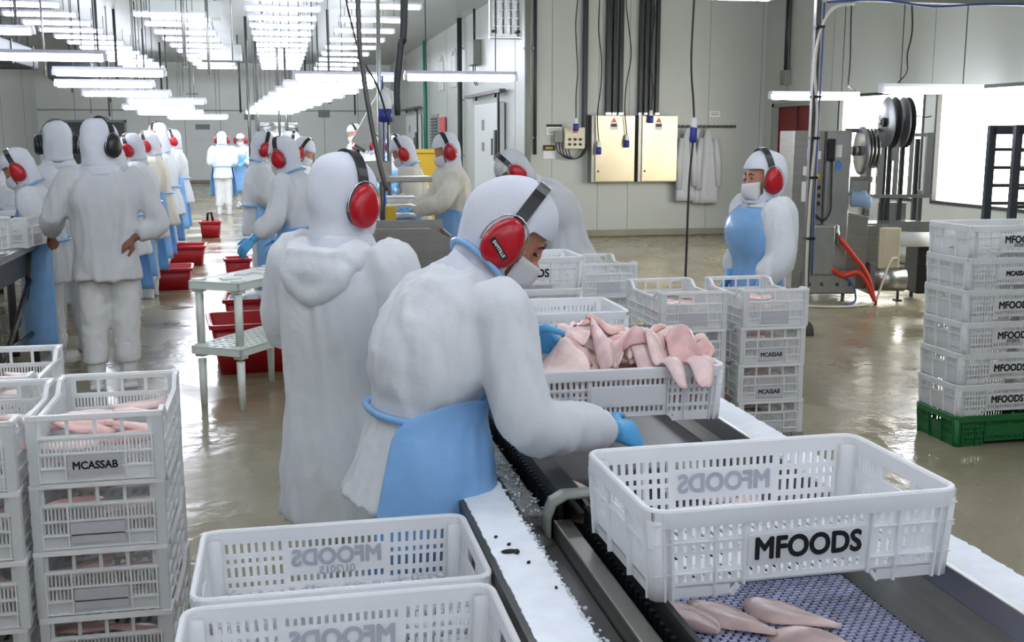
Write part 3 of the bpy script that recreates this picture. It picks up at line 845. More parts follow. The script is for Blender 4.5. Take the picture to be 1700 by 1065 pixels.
for k, (x, y, a, lb) in enumerate(((.93, 2.09, -.95, 'long pale fillet on the blue belt under the middle of the printed basket'), (1.06, 2.08, -.85, 'pale fillet on the blue belt, farther to the wide open part of the belt'),
                                (.83, 2.13, -.9, 'fillet on the belt mostly hidden below the printed basket corner'), (1.06, 1.96, -.75, 'pale fillet at the lower picture edge on the blue belt'))):
    fillet(FIL_BIG[(k+1) % 5], (x, y, .602), (0, 0, a), lb, None, .92)
for k, (x, y) in enumerate(((.8, 2.6), (.88, 2.75), (1.12, 2.72), (1.2, 2.62), (.78, 2.85))):
    fillet(FIL[k], (x, y, .662), (0, 0, k*1.3), 'raw fillet on the black belt between the two baskets', 'fillets on the black belt')
# two empty baskets on a bench at the near end
bn = thing('steel_bench', 'low steel bench under the two empty near baskets', 'bench', (.1, 2.1, 0))
MB().box(-.33, .30, -.45, .42, .545, .58).build('bench_top', 'steel_brushed', bn, bevel=.005)
for a in (-.29, .26):
    for c in (-.4, .37): MB().box(a-.02, a+.02, c-.02, c+.02, 0, .545).build('leg', 'steel', bn)
b4 = basket('empty white slotted basket with faded print inside, beside the conveyor board', (.10, 2.29, .58), .0, None, 'MFOODS', None, None, '01/2015')
b5 = basket('empty white slotted basket nearest to the camera, cut by the lower edge', (.09, 1.87, .58), .0, None, 'MFOODS')
i4 = MB(); R = random.Random(3)
for k in range(300):
    x, y = R.uniform(-.25, .25), R.uniform(-.15, .15); s = R.uniform(.004, .011); i4.ell((.1+x, 2.29+y, .61+R.uniform(0, .012)), s, s, s*.7, 5, 3)
tag(i4.build('ice_crumbs', 'ice', None, True), 'crushed ice on the bottom of the basket beside the conveyor board', 'ice', kind='stuff')
# printed baskets stacked beyond the line
for k in range(6):
    basket('white slotted basket, %s of the stack beyond the line' % ['topmost', 'second from the top', 'third from the top', 'fourth from the top', 'fifth from the top', 'lowest'][k], (1.26, 5.72, (5-k)*.17), 0, 'MFOODS' if k == 0 else None, None, None, None, None, .06)
# ------------------------------------------------------------------ people
def sup(a, e): 
    c = math.cos(a); s = math.sin(a)
    return math.copysign(abs(c)**(2/e), c), math.copysign(abs(s)**(2/e), s)
class Spine:
    def __init__(s, lean, base=.86, span=.42, back=0.0):
        s.tab = []; p = Vector((0, back, base)); z = base
        while z < 1.6:
            k = min(1, max(0, (z-base)/span)); k = k*k*(3-2*k); a = lean*k
            s.tab.append((z, p.copy(), a)); p = p + Vector((0, math.sin(a), math.cos(a)))*.01; z += .01
        s.base = base; s.back = back
    def __call__(s, z):
        if z <= s.base: return Vector((0, s.back*(max(0, z-.2)/(s.base-.2)), z)), 0.0
        i = min(len(s.tab)-1, int(round((z-s.base)/.01))); return s.tab[i][1], s.tab[i][2]
    def ring(s, z, rx, ryf, ryb, seg=28, e=2.3, cy=0.0, x=0.0):
        p, a = s(z); f = Vector((0, math.cos(a), -math.sin(a))); r = []
        for j in range(seg):
            t = 2*PI*j/seg; c, q = sup(t, e)
            r.append(p + Vector((x + rx*c, 0, 0)) + f*(cy + (ryf if q > 0 else ryb)*q))
        return r
def smooth_path(pts, n=6):
    pts = [Vector(p) for p in pts]; out = []
    P = [pts[0]*2-pts[1]] + pts + [pts[-1]*2-pts[-2]]
    for i in range(1, len(P)-2):
        for k in range(n):
            t = k/n; a, b, c, d = P[i-1], P[i], P[i+1], P[i+2]
            out.append(.5*((2*b)+(c-a)*t+(2*a-5*b+4*c-d)*t*t+(3*b-a-3*c+d)*t**3))
    out.append(pts[-1]); return out
def interp(vals, n): 
    k = len(vals)-1; return [vals[min(k-1, int(i/(n-1)*k))]*(1-(i/(n-1)*k-min(k-1, int(i/(n-1)*k)))) + vals[min(k-1, int(i/(n-1)*k))+1]*(i/(n-1)*k-min(k-1, int(i/(n-1)*k))) for i in range(n)]
def hand_shapes(mb, wrist, d, up, side, curl=.5, size=1.0):
    """palm, four bent fingers of unequal length and a thumb from the side of the palm"""
    w = Vector(wrist); d = Vector(d).normalized(); up = Vector(up); up = (up - d*up.dot(d)).normalized(); lat = d.cross(up)*side
    S = size
    def ring(c, rw, rt): return [c + lat*(rw*math.cos(2*PI*j/12)) + up*(rt*math.sin(2*PI*j/12)) for j in range(12)]
    mb.loft([ring(w-d*.02*S, .026*S, .02*S), ring(w+d*.02*S, .032*S, .017*S), ring(w+d*.06*S, .043*S, .016*S), ring(w+d*.092*S, .042*S, .013*S), ring(w+d*.1*S, .034*S, .008*S)])
    for k, (o, ln) in enumerate(((-.031, .066), (-.0105, .082), (.0105, .088), (.031, .078))):
        p = w + d*.088*S + lat*o*S; a = .25*curl; pts = [p - d*.02*S, p]
        for seg in (.45, .32, .25):
            a += curl*.6; t = d*math.cos(a) - up*math.sin(a) + lat*o*1.6
            p = p + t.normalized()*ln*seg*S; pts.append(p)
        mb.tube(pts, [.0098*S, .0098*S, .0092*S, .0085*S, .0068*S], 8)
    p = w + d*.025*S + lat*.028*S
    t1 = (d*.6 + lat*.75 - up*.25).normalized(); t2 = (d*.9 + lat*.25 - up*.4*curl).normalized()
    mb.tube([p - lat*.012*S, p + t1*.035*S, p + t1*.035*S + t2*.034*S, p + t1*.035*S + t2*.06*S], [.013*S, .0125*S, .0105*S, .008*S], 8)

PERSONS = []
def person(label, loc, rz, S=1.0, lean=.15, base=.86, span=.42, back=0.0, head_pitch=.2, head_yaw=0.0, head_fwd=0.0, aR=None, aL=None, det=.022,
           muff='red_cup', apron='front', glove=True, hand=None, bare='skin', hem=.66, coat='coat_cloth', hood='hood_cloth', bun=1.0, puff=1.0, tail=0.0, waist=1.0,
           feet=None, mask=True, eyes=False, group=None, band_tilt=0.0, sleeve=1.0, shoulder=.17, hood_fold=False, ap_range=None, ap_top=1.24, ap_bot=.38, legs=True, headS=1.05, cuplabel=None, tie=True, hemw=1.0, hand_dir=None, bibw=.72, neck_strap=False, head_up=0.0):
    sp = Spine(lean, base, span, back)
    aR = aR or ((.235, .04, 1.08), (.14, .3, 1.03)); aL = aL or ((-.235, .04, 1.08), (-.14, .3, 1.03))
    nb, na = sp(1.42)
    shp, sa = sp(1.345)
    fR = Matrix.Rotation(-na*.8, 3, 'X')
    # head frame
    HR = Matrix.Rotation(-head_yaw, 3, 'Z') @ Matrix.Rotation(-head_pitch, 3, 'X')
    hup = HR @ Vector((0, 0, 1)); tang = Vector((0, math.sin(na), math.cos(na)))
    HC = nb + (tang*.55 + hup*.45).normalized()*(.13+head_up) + Vector((0, head_fwd, 0))
    def H(x, y, z): return HC + HR @ (Vector((x, y, z))*headS)
    sR = shp + fR @ Vector((shoulder, 0, 0)); sL = shp + fR @ Vector((-shoulder, 0, 0))
    feet = feet or ((.1, 0), (-.1, 0))
    # ---------------- body: one continuous figure
    mb = MB()
    def hring(z, rx, ryf, ryb, cy=0.0, n=16):
        return [H(rx*math.cos(2*PI*j/n), cy + (ryf if math.sin(2*PI*j/n) > 0 else ryb)*math.sin(2*PI*j/n), z) for j in range(n)]
    mb.loft([hring(-.125, .022, .03, .02, .05), hring(-.115, .036, .045, .03, .04), hring(-.085, .052, .06, .05, .03), hring(-.04, .064, .078, .075, .01), hring(.0, .07, .086, .09, 0),
             hring(.05, .072, .088, .098, -.002), hring(.09, .062, .074, .084, -.006), hring(.115, .04, .05, .056, -.008), hring(.125, .012, .014, .016, -.008)])
    mb.ell(H(0, .096, -.035), .012, .022, .016, 10, 6, HR); mb.ell(H(0, .088, -.01), .008, .014, .03, 8, 6, HR)
    mb.ell(H(0, .082, .022), .05, .012, .011, 10, 6, HR); mb.ell(H(0, .082, -.075), .024, .014, .012, 10, 6, HR)
    for s in (-1, 1): mb.ell(H(s*.072, -.008, -.012), .008, .02, .032, 8, 6, HR)
    mb.tube([H(0, -.012, -.07), H(0, -.02, -.13), nb, sp(1.34)[0]], [.052, .05, .054, .06], 14)
    mb.loft([sp.ring(.84, .13, .1, .1), sp.ring(.95, .13, .1, .1), sp.ring(1.05, .12, .09, .09), sp.ring(1.2, .14, .1, .09), sp.ring(1.32, .155, .08, .08), sp.ring(1.385, .09, .06, .06), sp.ring(1.43, .05, .05, .05)])
    for s_, (el, wr) in ((sR, aR), (sL, aL)):
        pth = smooth_path([s_, el, wr], 5); mb.tube(pth, interp([.05, .042, .036, .026], len(pth)), 10)
    for k, (fx, fy) in enumerate(feet):
        hx = .085 if k == 0 else -.085
        kn = Vector(((hx+fx)/2, (fy+back)/2+.015, .48))
        pth = smooth_path([Vector((hx, back, .9)), kn, Vector((fx, fy-.01, .08))], 5); mb.tube(pth, interp([.078, .066, .05, .036], len(pth)), 12)
        mb.ell((fx, fy+.05, .045), .04, .11, .04, 12, 8)
    bare_hands = []
    for sd, (el, wr) in ((1, aR), (-1, aL)):
        g = glove if not isinstance(glove, (tuple, list)) else glove[0 if sd == 1 else 1]
        dv = (Vector(wr)-Vector(el)).normalized(); 
        if hand_dir and hand_dir.get(sd): dv = Vector(hand_dir[sd]).normalized()
        upv = Vector((sd*.75, -.2, .7)) if abs(dv.z) < .85 else Vector((sd*.5, -1, 0))
        bare_hands.append((sd, g, Vector(wr), dv, upv))
    for sd, g, wr, dv, upv in bare_hands:
        if not g: hand_shapes(mb, wr, dv, upv, -sd, .5)
    vox = det*.55 if (eyes or not glove or (isinstance(glove, tuple) and not all(glove))) else det
    body = link('person', skin_mesh(mb, 'person', bare, min(vox, .016), 2))
    body.location = loc; body.rotation_euler = (0, 0, rz); body.scale = (S,)*3
    tag(body, label, 'person', group)
    for sd, g, wr, dv, upv in bare_hands:
        if g:
            gm = MB(); hand_shapes(gm, wr, dv, upv, -sd, .6, 1.15)
            gm.tube([wr-dv*.06, wr+dv*.01], [.036, .032], 12)
            link('glove', skin_mesh(gm, 'glove', 'glove_blue', .0055 if det < .02 else .009, 1), body)
    # ---------------- trousers and boots
    if legs:
        mb = MB(); mb.loft([sp.ring(.74, .16, .115, .12), sp.ring(.86, .165, .12, .13), sp.ring(1.0, .14, .1, .1)])
        for k, (fx, fy) in enumerate(feet):
            hx = .085 if k == 0 else -.085
            pth = smooth_path([Vector((hx, back, .86)), Vector(((hx+fx)/2, (fy+back)/2+.02, .48)), Vector((fx, fy-.01, .16))], 6)
            mb.tube(pth, interp([.1, .098, .09, .082, .08], len(pth)), 16)
        link('trousers', skin_mesh(mb, 'trousers', 'trouser_cloth', det, 3, .012, (9, 9, 9)), body)
        for fx, fy in feet:
            mb = MB(); mb.tube([(fx, fy-.01, .3), (fx, fy-.01, .12), (fx, fy-.005, .04)], [.07, .058, .05], 12); mb.ell((fx, fy+.06, .05), .052, .125, .05, 14, 8); mb.box(fx-.045, fx+.045, fy-.06, fy+.15, 0, .025)
            link('boot', skin_mesh(mb, 'boot', 'rubber_white', max(.012, det*.8), 2), body)
    # ---------------- coat with sleeves
    P = puff
    def rad(z):
        zs = (.4, .66, .8, .92, 1.0, 1.1, 1.2, 1.3, 1.36, 1.4, 1.43)
        rx = (.215*hemw, .208*hemw, .2, .185, .178*waist, .185*P, .195*P, .19*P, .165, .11, .085)
        rf = (.165*hemw, .16*hemw, .155, .15, .142*waist, .15*P, .152*P, .135*P, .11, .09, .08)
        rb = (.17*hemw, .165*hemw, .16, .15, .138*waist, .15*P, .155*P, .14*P, .115, .09, .08)
        return [float(np.interp(z, zs, q)) for q in (rx, rf, rb)]
    mb = MB(); rings = []
    for z in np.linspace(hem, 1.43, 16):
        a, f, b = rad(z); k = max(0, (.95-z)/.3)
        rings.append(sp.ring(float(z), a*(1+.25*tail*k), f, b*(1+tail*k)))
    mb.loft(rings)
    for s_, (el, wr), sg in ((sR, aR, 1), (sL, aL, -1)):
        st = s_ + fR @ Vector((-sg*.035, 0, .0))
        pth = smooth_path([st, s_ + (Vector(el)-s_)*.18 + fR @ Vector((sg*.012, 0, .005)), el, Vector(el).lerp(Vector(wr), .55), Vector(wr)-(Vector(wr)-Vector(el)).normalized()*.03], 5)
        mb.tube(pth, interp([.095*sleeve, .1*sleeve, .085*sleeve, .082*sleeve, .075*sleeve, .048], len(pth)), 16)
    link('coat', skin_mesh(mb, 'coat', coat, det, 3, .022 if det < .02 else .02, (9.5, 9.5, 1.7)), body)
    if hood_fold:
        mb = MB(); pts = []
        for k in range(15):
            a = PI*(1.06+.88*k/14); q, _ = sp(1.40-.10*abs(math.sin(a)))
            pts.append(q + Vector((.135*math.cos(a), -.015+.125*math.sin(a), .015)))
        mb.tube(pts, [.03]+[.045+.028*math.sin(PI*k/14) for k in range(1, 14)]+[.03], 12)
        pts2 = [sp(1.36)[0] + Vector((x, -.155-.02*(1-abs(x)/.12), -.01-.11*(1-(x/.12)**2))) for x in np.linspace(-.115, .115, 11)]
        mb.tube(pts2, [.03]+[.045]*9+[.03], 12)
        mb.loft([[sp(1.36)[0]+Vector((.12*math.cos(t)*k1, -.145-.02*k1+.03*math.sin(t), .03-.1*i2)) for t in np.linspace(0, 2*PI, 16, endpoint=False)] for i2, k1 in ((0, .95), (.4, .95), (.8, .75), (1.1, .4))])
        link('coat_hood', skin_mesh(mb, 'coat_hood', coat, det, 3, .015), body)
    # ---------------- hood
    rows = ((.150, .006, .006, .007, -.012), (.145, .036, .036, .044, -.01), (.125, .068, .07, .09, -.01), (.09, .09, .098, .116, -.008), (.05, .097, .108, .124*bun, -.005), (.015, .099, .111, .127*bun, -.003),
            (-.02, .099, .111, .124*bun, -.002), (-.055, .097, .108, .115*bun, 0), (-.085, .093, .103, .104*bun, 0), (-.115, .093, .098, .104, .002), (-.14, .094, .092, .104, 0))
    seg = 32; v = []; f = []
    for z, rx, rf, rb, cy in rows:
        for j in range(seg):
            t = 2*PI*j/seg; c, q = math.cos(t), math.sin(t)
            v.append(H(rx*c, cy+(rf if q > 0 else rb)*q, z))
    for zz, rx, rf, rb in ((1.43, .106, .09, .108), (1.395, .118, .095, .112), (1.36, .13, .1, .11)):
        p, a = sp(zz); fw = Vector((0, math.cos(a), -math.sin(a))); Rz = Matrix.Rotation(-head_yaw*.4, 3, 'Z')
        for j in range(seg):
            t = 2*PI*j/seg; q = math.sin(t)
            v.append(p + Rz @ (Vector((rx*math.cos(t), 0, 0)) + fw*((rf if q > 0 else rb)*q)))
    off = Vector((loc[0]*7, loc[1]*3, 2))
    for i, p in enumerate(v):
        dcen = (p-HC).normalized(); nn = noise.noise(p*13+off)*.007 + (.6-2.2*abs(noise.noise(Vector((p.x*7, p.y*7+p.z*9, p.z*16-p.y*8))+off)))*.007
        v[i] = p + dcen*nn
    nr = len(v)//seg
    for i in range(nr-1):
        for j in range(seg):
            a = 2*PI*(j+.5)/seg; front = math.sin(a)
            if 4 <= i <= 8 and front > (.45 if i < 8 else .6): continue
            k = (j+1) % seg; f.append((i*seg+j, i*seg+k, (i+1)*seg+k, (i+1)*seg+j))
    o = MB().add(v, f).build('hood', hood, body, True)
    m_ = o.modifiers.new('thick', 'SOLIDIFY'); m_.thickness = .003
    if det < .02: m_ = o.modifiers.new('sub', 'SUBSURF'); m_.levels = 2; m_.render_levels = 2
    # ---------------- mask, eyes
    if mask:
        v = []; f = []; nu, nv = 13, 7
        for i in range(nv):
            z = -.028 - .092*i/(nv-1)
            for j in range(nu):
                t = -1.15+2.3*j/(nu-1); ry = .098 + .012*math.exp(-((i-2)/2.2)**2)*math.exp(-(t/.5)**2) - .022*max(0, (i-4)/2)
                v.append(H(math.sin(t)*.083*(1-.12*max(0, i-3)/3), .012+ry*math.cos(t)*(1 if abs(t) < .9 else .98), z + .012*(abs(t)/1.15)*(1 if i < 2 else -.3)))
        for i in range(nv-1):
            for j in range(nu-1): f.append((i*nu+j, i*nu+j+1, (i+1)*nu+j+1, (i+1)*nu+j))
        o = MB().add(v, f).build('mask', 'mask_cloth', body, True); m_ = o.modifiers.new('thick', 'SOLIDIFY'); m_.thickness = .002
    if eyes:
        for s in (-1, 1):
            MB().ell(H(s*.032, .083, .0), .014, .008, .005, 10, 6, HR).build('eye', 'eye_dark', body, True)
            MB().tube([H(s*.014, .091, .022), H(s*.034, .09, .028), H(s*.052, .078, .02)], [.003, .0045, .002], 6).build('eyebrow', 'brow', body, True)
    # ---------------- ear muffs
    if muff:
        n = 18; v = []; f = []
        bt = Matrix.Rotation(-band_tilt, 3, 'X')
        for i in range(n+1):
            a = PI*i/n
            for w_, dr in ((-.017, 0), (.017, 0), (.017, .008), (-.017, .008)):
                q = bt @ Vector(((.112+dr)*math.cos(a), w_, (.158+dr)*math.sin(a)))
                v.append(H(q.x, q.y-.005, q.z))
        for i in range(n):
            for j in range(4): f.append((i*4+j, i*4+(j+1) % 4, (i+1)*4+(j+1) % 4, (i+1)*4+j))
        MB().add(v, f).build('headband', 'black_cup', body)
        for s in (-1, 1):
            def cr(x, a_, b_): return [H(s*x, -.004 + 1.2*a_*math.cos(2*PI*j/18)*(1-.12*math.sin(2*PI*j/18)), -.012 + 1.2*b_*math.sin(2*PI*j/18)) for j in range(18)]
            cu = MB().loft([cr(.098, .03, .045), cr(.098, .041, .056), cr(.116, .042, .058), cr(.118, .036, .05)]).build('ear_cushion', 'black_cup', body, True)
            MB().loft([cr(.117, .043, .059), cr(.128, .043, .059), cr(.143, .037, .052), cr(.151, .026, .038), cr(.153, .01, .014)]).build('ear_cup', muff, cu, True)
            if det < .02:
                MB().tube([H(s*.121, -.004+.058*math.cos(a_), -.012+.078*math.sin(a_)) for a_ in np.linspace(-.3, PI+.3, 16)], .0026, 6).build('wire_yoke', 'wire', cu, True)
        if cuplabel:
            t = text_mesh(cuplabel, .0125, .0003); t.materials.clear(); t.materials.append(MATS['paper'])
            pl = MB().box(-.034, .034, -.0085, .0085, -.002, .003).build('cup_label', 'black_cup', body)
            M = (HR @ Matrix(((0, 0, 1), (1, 0, 0), (0, 1, 0)))).to_4x4() @ Matrix.Rotation(-.42, 4, 'Z'); M.translation = H(.1515, -.004, -.026)
            pl.matrix_local = M; tt = link('lettering', t, pl); tt.location = (0, 0, .0035)
    # ---------------- apron
    if apron:
        half = {'front': 1.75, 'wrap': 2.0, 'bib': 1.0}.get(apron, 1.75)
        a0, a1 = ap_range or (-half, half)
        zs = [z for z in np.linspace(ap_top, ap_bot, 14)]; v = []; f = []; nu = 45
        for z in zs:
            ra, rf, rb = rad(max(z, .4)); p, a = sp(float(z)); fw = Vector((0, math.cos(a), -math.sin(a)))
            k = min(1, max(0, (z-1.0)/.1)); lo, hi = (a0*(1-k)-bibw*k, a1*(1-k)+bibw*k)
            for j in range(nu):
                t = lo+(hi-lo)*j/(nu-1); c, q = sup(PI/2-t, 2.3)
                nn = 1 + .03 + (.03*noise.noise(Vector((t*2.2, z*4, loc[0]*5))) + .035*noise.noise(Vector((t*5+z*3, z*2.2, loc[0]*5+9))))*(1 if z < 1 else .5)
                extra = .03 + (.02*max(0, (.95-z)/.5))
                v.append(p + Vector(((ra*nn+extra)*c, 0, 0)) + fw*(((rf if q > 0 else rb*(1+tail*max(0, (.95-z)/.3)*.6))*nn+extra)*q))
        for i in range(len(zs)-1):
            for j in range(nu-1): f.append((i*nu+j, i*nu+j+1, (i+1)*nu+j+1, (i+1)*nu+j))
        ap = MB().add(v, f).build('apron', 'apron_blue', body, True); m_ = ap.modifiers.new('thick', 'SOLIDIFY'); m_.thickness = .003
        if det < .02: m_ = ap.modifiers.new('sub', 'SUBSURF'); m_.levels = 1; m_.render_levels = 1
        if tie:
            ra, rf, rb = rad(1.0); p, a = sp(.99); fw = Vector((0, math.cos(a), -math.sin(a)))
            MB().tube([p + Vector(((ra+.026)*sup(t, 2.3)[0], 0, 0)) + fw*((rf if math.sin(t) > 0 else rb)+.026)*sup(t, 2.3)[1] for t in np.linspace(0, 2*PI, 30)], .011, 6, False).build('waist_tie', 'apron_blue', ap, True)
        if neck_strap:
            q, a = sp(1.40); fw = Vector((0, math.cos(a), -math.sin(a))); Rx = Matrix.Rotation(-a, 3, 'X')
            MB().tube([q + Rx @ Vector((.142*math.cos(t), .125*math.sin(t), .012-.03*math.sin(t))) for t in np.linspace(0, 2*PI, 26)], .009, 6, False).build('neck_strap', 'apron_blue', ap, True)
        if ap_top > 1.1:
            q, a = sp(1.385); fw = Vector((0, math.cos(a), -math.sin(a)))
            pts = [v[0]] + [q + Vector((-.14*math.cos(t)*1.0, 0, 0)) + fw*(-.115*math.sin(t)) + Vector((0, 0, .03+.02*math.sin(t))) for t in np.linspace(-.3, PI+.3, 12)] + [v[nu-1]]
            MB().tube(smooth_path(pts, 3), .008, 6).build('neck_strap', 'apron_blue', ap, True)
    PERSONS.append(body)
    return body
def toward(dx, dy): return math.atan2(dy, dx) - PI/2     # heading so that the figure's front looks along (dx, dy)

# the bending worker at the line
person('worker in blue apron bending over the conveyor, face turned down over the baskets', (.35, 2.80, 0), toward(1, .22), .945, lean=.7, base=.92, span=.40, head_pitch=.6, head_yaw=.5, head_fwd=-.005, neck_strap=True, headS=1.07,
       aR=((.27, .2, 1.0), (.17, .52, .905)), aL=((-.24, .26, 1.2), (-.26, .42, 1.13)), det=.0115, apron='wrap', ap_range=(-1.2, 2.45), ap_top=1.07, ap_bot=.45, hem=.74, tail=.55, bun=1.12,
       eyes=True, puff=1.12, waist=.92, band_tilt=.05, sleeve=.93, cuplabel='SAMTILLE', shoulder=.175, hemw=1.05)
# the standing worker seen from behind
person('worker standing with back turned in a long coat with folded hood, one red muff showing', (.17, 3.5, 0), toward(.75, 1.0), .94, lean=.1, head_pitch=.15, head_yaw=.42, aR=((.25, .02, 1.03), (.12, .24, .98)), aL=((-.27, .05, 1.1), (-.2, .25, 1.02)),
       det=.0125, apron=None, hem=.44, puff=1.12, hood_fold=True, head_up=-.012, headS=1.06, eyes=True, sleeve=1.08, hemw=1.0, tail=.1, waist=1.12)
person('worker leaning to a bin behind the one in the long coat, blue glove hanging low', (.15, 8.5, 0), toward(-.8, .35), .97, lean=.28, head_pitch=.35, aR=((.3, .12, 1.05), (.28, .3, .85)), aL=((-.28, .1, 1.08), (-.36, .25, .92)), det=.017, apron='front', hem=.62, puff=1.1)
person('tall man from behind with black ear muffs, bare hand on his hip', (-1.13, 7.45, 0), toward(-.12, 1), 1.03, lean=.03, head_pitch=.12, head_yaw=.85, aR=((.33, -.05, 1.06), (.17, -.1, .97)), aL=((-.3, .02, 1.1), (-.33, .22, .98)), det=.0145, muff='black_cup',
       apron=None, glove=False, bare='skin_dark', hem=.70, hemw=1.02, puff=1.08, coat='coat_grey', waist=1.12, sleeve=.85, hand_dir={1: (-.75, -.2, -.5)})
person('worker with big black ear muffs looking over the shoulder of the tall man', (-1.62, 8.75, 0), toward(-.3, 1), 1.03, lean=.05, head_pitch=.1, head_yaw=.1, det=.02, muff='black_cup', apron=None, hem=.66)
person('worker at the left table with head bowed and blue apron edge showing', (-1.62, 8.15, 0), toward(-1, -.1), .93, lean=.35, head_pitch=.5, det=.02, apron='front', ap_bot=.2, hem=.68)
person('masked worker in a blue bib apron looking left beside the crate stacks', (2.9, 6.22, 0), toward(-1, -.05), .9, lean=.04, head_pitch=.02, head_yaw=.0, aR=((.27, .0, 1.05), (.17, .16, .86)), aL=((-.3, .02, 1.05), (-.25, .14, .84)), det=.0135, apron='front',
       hem=.6, eyes=True, puff=1.35, sleeve=1.25, headS=1.25, shoulder=.21, ap_top=1.37, bibw=1.25, band_tilt=.1, bun=1.1)
person('worker stooping over crates, broad white back and hem up in the air', (2.08, 7.5, 0), toward(-1, .05), 1.0, lean=.85, base=.9, span=.3, back=.1, head_pitch=.8, aR=((.24, .5, .95), (.16, .66, .75)), aL=((-.24, .5, .95), (-.16, .66, .75)), det=.017, apron=None, hem=.5,
       tail=.75, puff=1.12, coat='coat_grey', hood='coat_grey', hemw=1.2)
# the left work line: everyone faces the table
Wd = toward(-1, .12)
for k, (lb, x, y, S, hp, hy, ln, c) in enumerate((
    ('first worker of the left line past the tall man, bare hand pointing down', -1.32, 10.3, .95, .45, .1, .2, 'coat_cloth'),
    ('second worker of the left line, blue apron tied over a dangling coat tail', -1.3, 11.7, .985, .4, .1, .22, 'coat_cloth'),
    ('third worker of the left line, head bowed behind the second', -1.33, 13.3, 1.0, .35, .15, .18, 'coat_cream'),
    ('fourth worker of the left line, taller, head raised above the row', -1.5, 15.6, 1.07, .2, .2, .1, 'coat_cloth'),
    ('fifth worker of the left line, wide blue apron open at the back', -1.4, 15.0, 1.0, .3, .1, .15, 'coat_cloth'),
    ('sixth worker of the left line, coat tail lifted by the apron tie', -1.3, 17.4, 1.02, .25, -.2, .12, 'coat_cloth'))):
    person(lb, (x-(.22 if k == 5 else .06), y, 0), Wd + (k % 3-1)*.12, S, lean=ln, head_pitch=hp, head_yaw=hy, det=.022, apron='wrap', ap_top=1.06, ap_bot=.25, hem=.62, tail=.35, coat=c, glove=(k != 0), bare='skin_dark' if k == 0 else 'skin',
           aL=((-.28, .0, 1.05), (-.3, -.02, .86)) if k == 0 else None)
person('worker seen from behind at the far aisle end, blue tie across the back', (-1.18, 23.8, 0), toward(.05, 1), 1.02, lean=.2, head_pitch=.3, det=.026, apron='front', hem=.74)
person('far worker facing the camera beyond the one with the blue tie', (-.85, 26.0, 0), toward(-.3, -1), 1.0, lean=.1, det=.028, apron='front', eyes=False)
# the middle line and around the steel bin
person('worker in full blue apron standing at the steel post, turned to the middle table', (-.22, 10.9, 0), toward(1, .1), .99, lean=.15, head_pitch=.3, det=.02, apron='front', ap_bot=.15, hem=.7)
person('worker beyond the full blue apron, red muff low over the middle table', (.1, 11.9, 0), toward(1, -.4), .97, lean=.35, head_pitch=.5, det=.024, apron='front')
person('worker behind, upright over the middle table with dark goggles band', (.1, 13.6, 0), toward(1, .0), 1.0, lean=.1, head_pitch=.2, det=.026, apron='front')
person('worker in cream coat reaching left across the steel bin, white sticker on the red muff', (1.5, 9.45, 0), toward(-1, -.12), .985, lean=.18, head_pitch=.3, det=.0175, apron='front', ap_top=1.05, coat='coat_cream', ap_bot=.5,
       aR=((.25, .16, 1.1), (.16, .42, 1.02)), aL=((-.25, .18, 1.12), (-.15, .45, 1.02)), hem=.78)
person('worker with head bowed beside the tray on the silver pole', (1.28, 10.5, 0), toward(-1, .1), .97, lean=.25, head_pitch=.5, det=.02, apron='front', coat='coat_cream')
for k, (lb, x, y) in enumerate((('first masked face in the far middle row, left of the chute', 1.22, 16.2), ('second masked face in the far middle row, under the chute', 1.5, 17.2), ('third masked face in the far middle row, nearest to the silver pole', 1.55, 14.8))):
    person(lb, (x, y, 0), toward(-.5, -1), .98, lean=.15, head_pitch=.3, head_yaw=(-.3, .2, .3)[k], det=.026, apron='front', eyes=True)
person('lone worker standing high in front of the far wall with a red muff', (1.4, 20.0, 0), toward(-1, -.3), 1.09, lean=.12, head_pitch=.3, det=.026, apron='front')
person('far person with a dark cap by the grey far doors', (-6.9, 28.0, 0), toward(1, -.3), 1.05, lean=.05, det=.028, apron=None, hood='slate', mask=False, muff='black_cup')
# ------------------------------------------------------------------ red tubs, white shelf, tables
def tub(label, loc, w, d, h, rz=0.0, group=None, ice=False, handle=False):
    t = thing('red_tub', label, 'tub', loc, rz, group); k = .86
    def rect(a, b, z, r=.03):
        p = []
        for cx, cy, s in ((a-r, b-r, 0), (-a+r, b-r, 1), (-a+r, -b+r, 2), (a-r, -b+r, 3)):
            for q in range(4): p.append((cx+r*math.cos(PI/2*s+q*PI/6), cy+r*math.sin(PI/2*s+q*PI/6), z))
        return p
    w2, d2 = w/2, d/2
    mb = MB().loft([rect(w2*k, d2*k, 0), rect(w2, d2, h), rect(w2-.008, d2-.008, h), rect(w2*k-.008, d2*k-.008, .01)])
    mb.build('shell', 'red_plastic', t, True)
    MB().loft([rect(w2-.002, d2-.002, h-.03), rect(w2+.018, d2+.018, h-.03), rect(w2+.018, d2+.018, h), rect(w2-.002, d2-.002, h)], False).build('rim', 'red_plastic', t)
    if ice:
        im = MB(); R = random.Random(9)
        im.loft([rect(w2*.9, d2*.9, h*.7), rect(w2*.95, d2*.95, h-.02), rect(w2*.5, d2*.5, h+.02), rect(w2*.1, d2*.1, h+.03, .005)])
        for q in range(160): im.ell((R.uniform(-w2*.85, w2*.85), R.uniform(-d2*.85, d2*.85), h-.005+R.uniform(0, .02)), .014, .012, .01, 5, 3)
        tag(im.build('ice', 'ice', t), kind='stuff')
    if handle: MB().tube([(-w2*.3, 0, h), (-w2*.25, 0, h+.12), (w2*.1, 0, h+.14), (w2*.25, 0, h)], .02, 8).build('handle', 'black', t, True)
    return t
tub('large red tub on the wet floor behind the white shelf', (-.17, 7.95, 0), .72, .58, .36, .1)
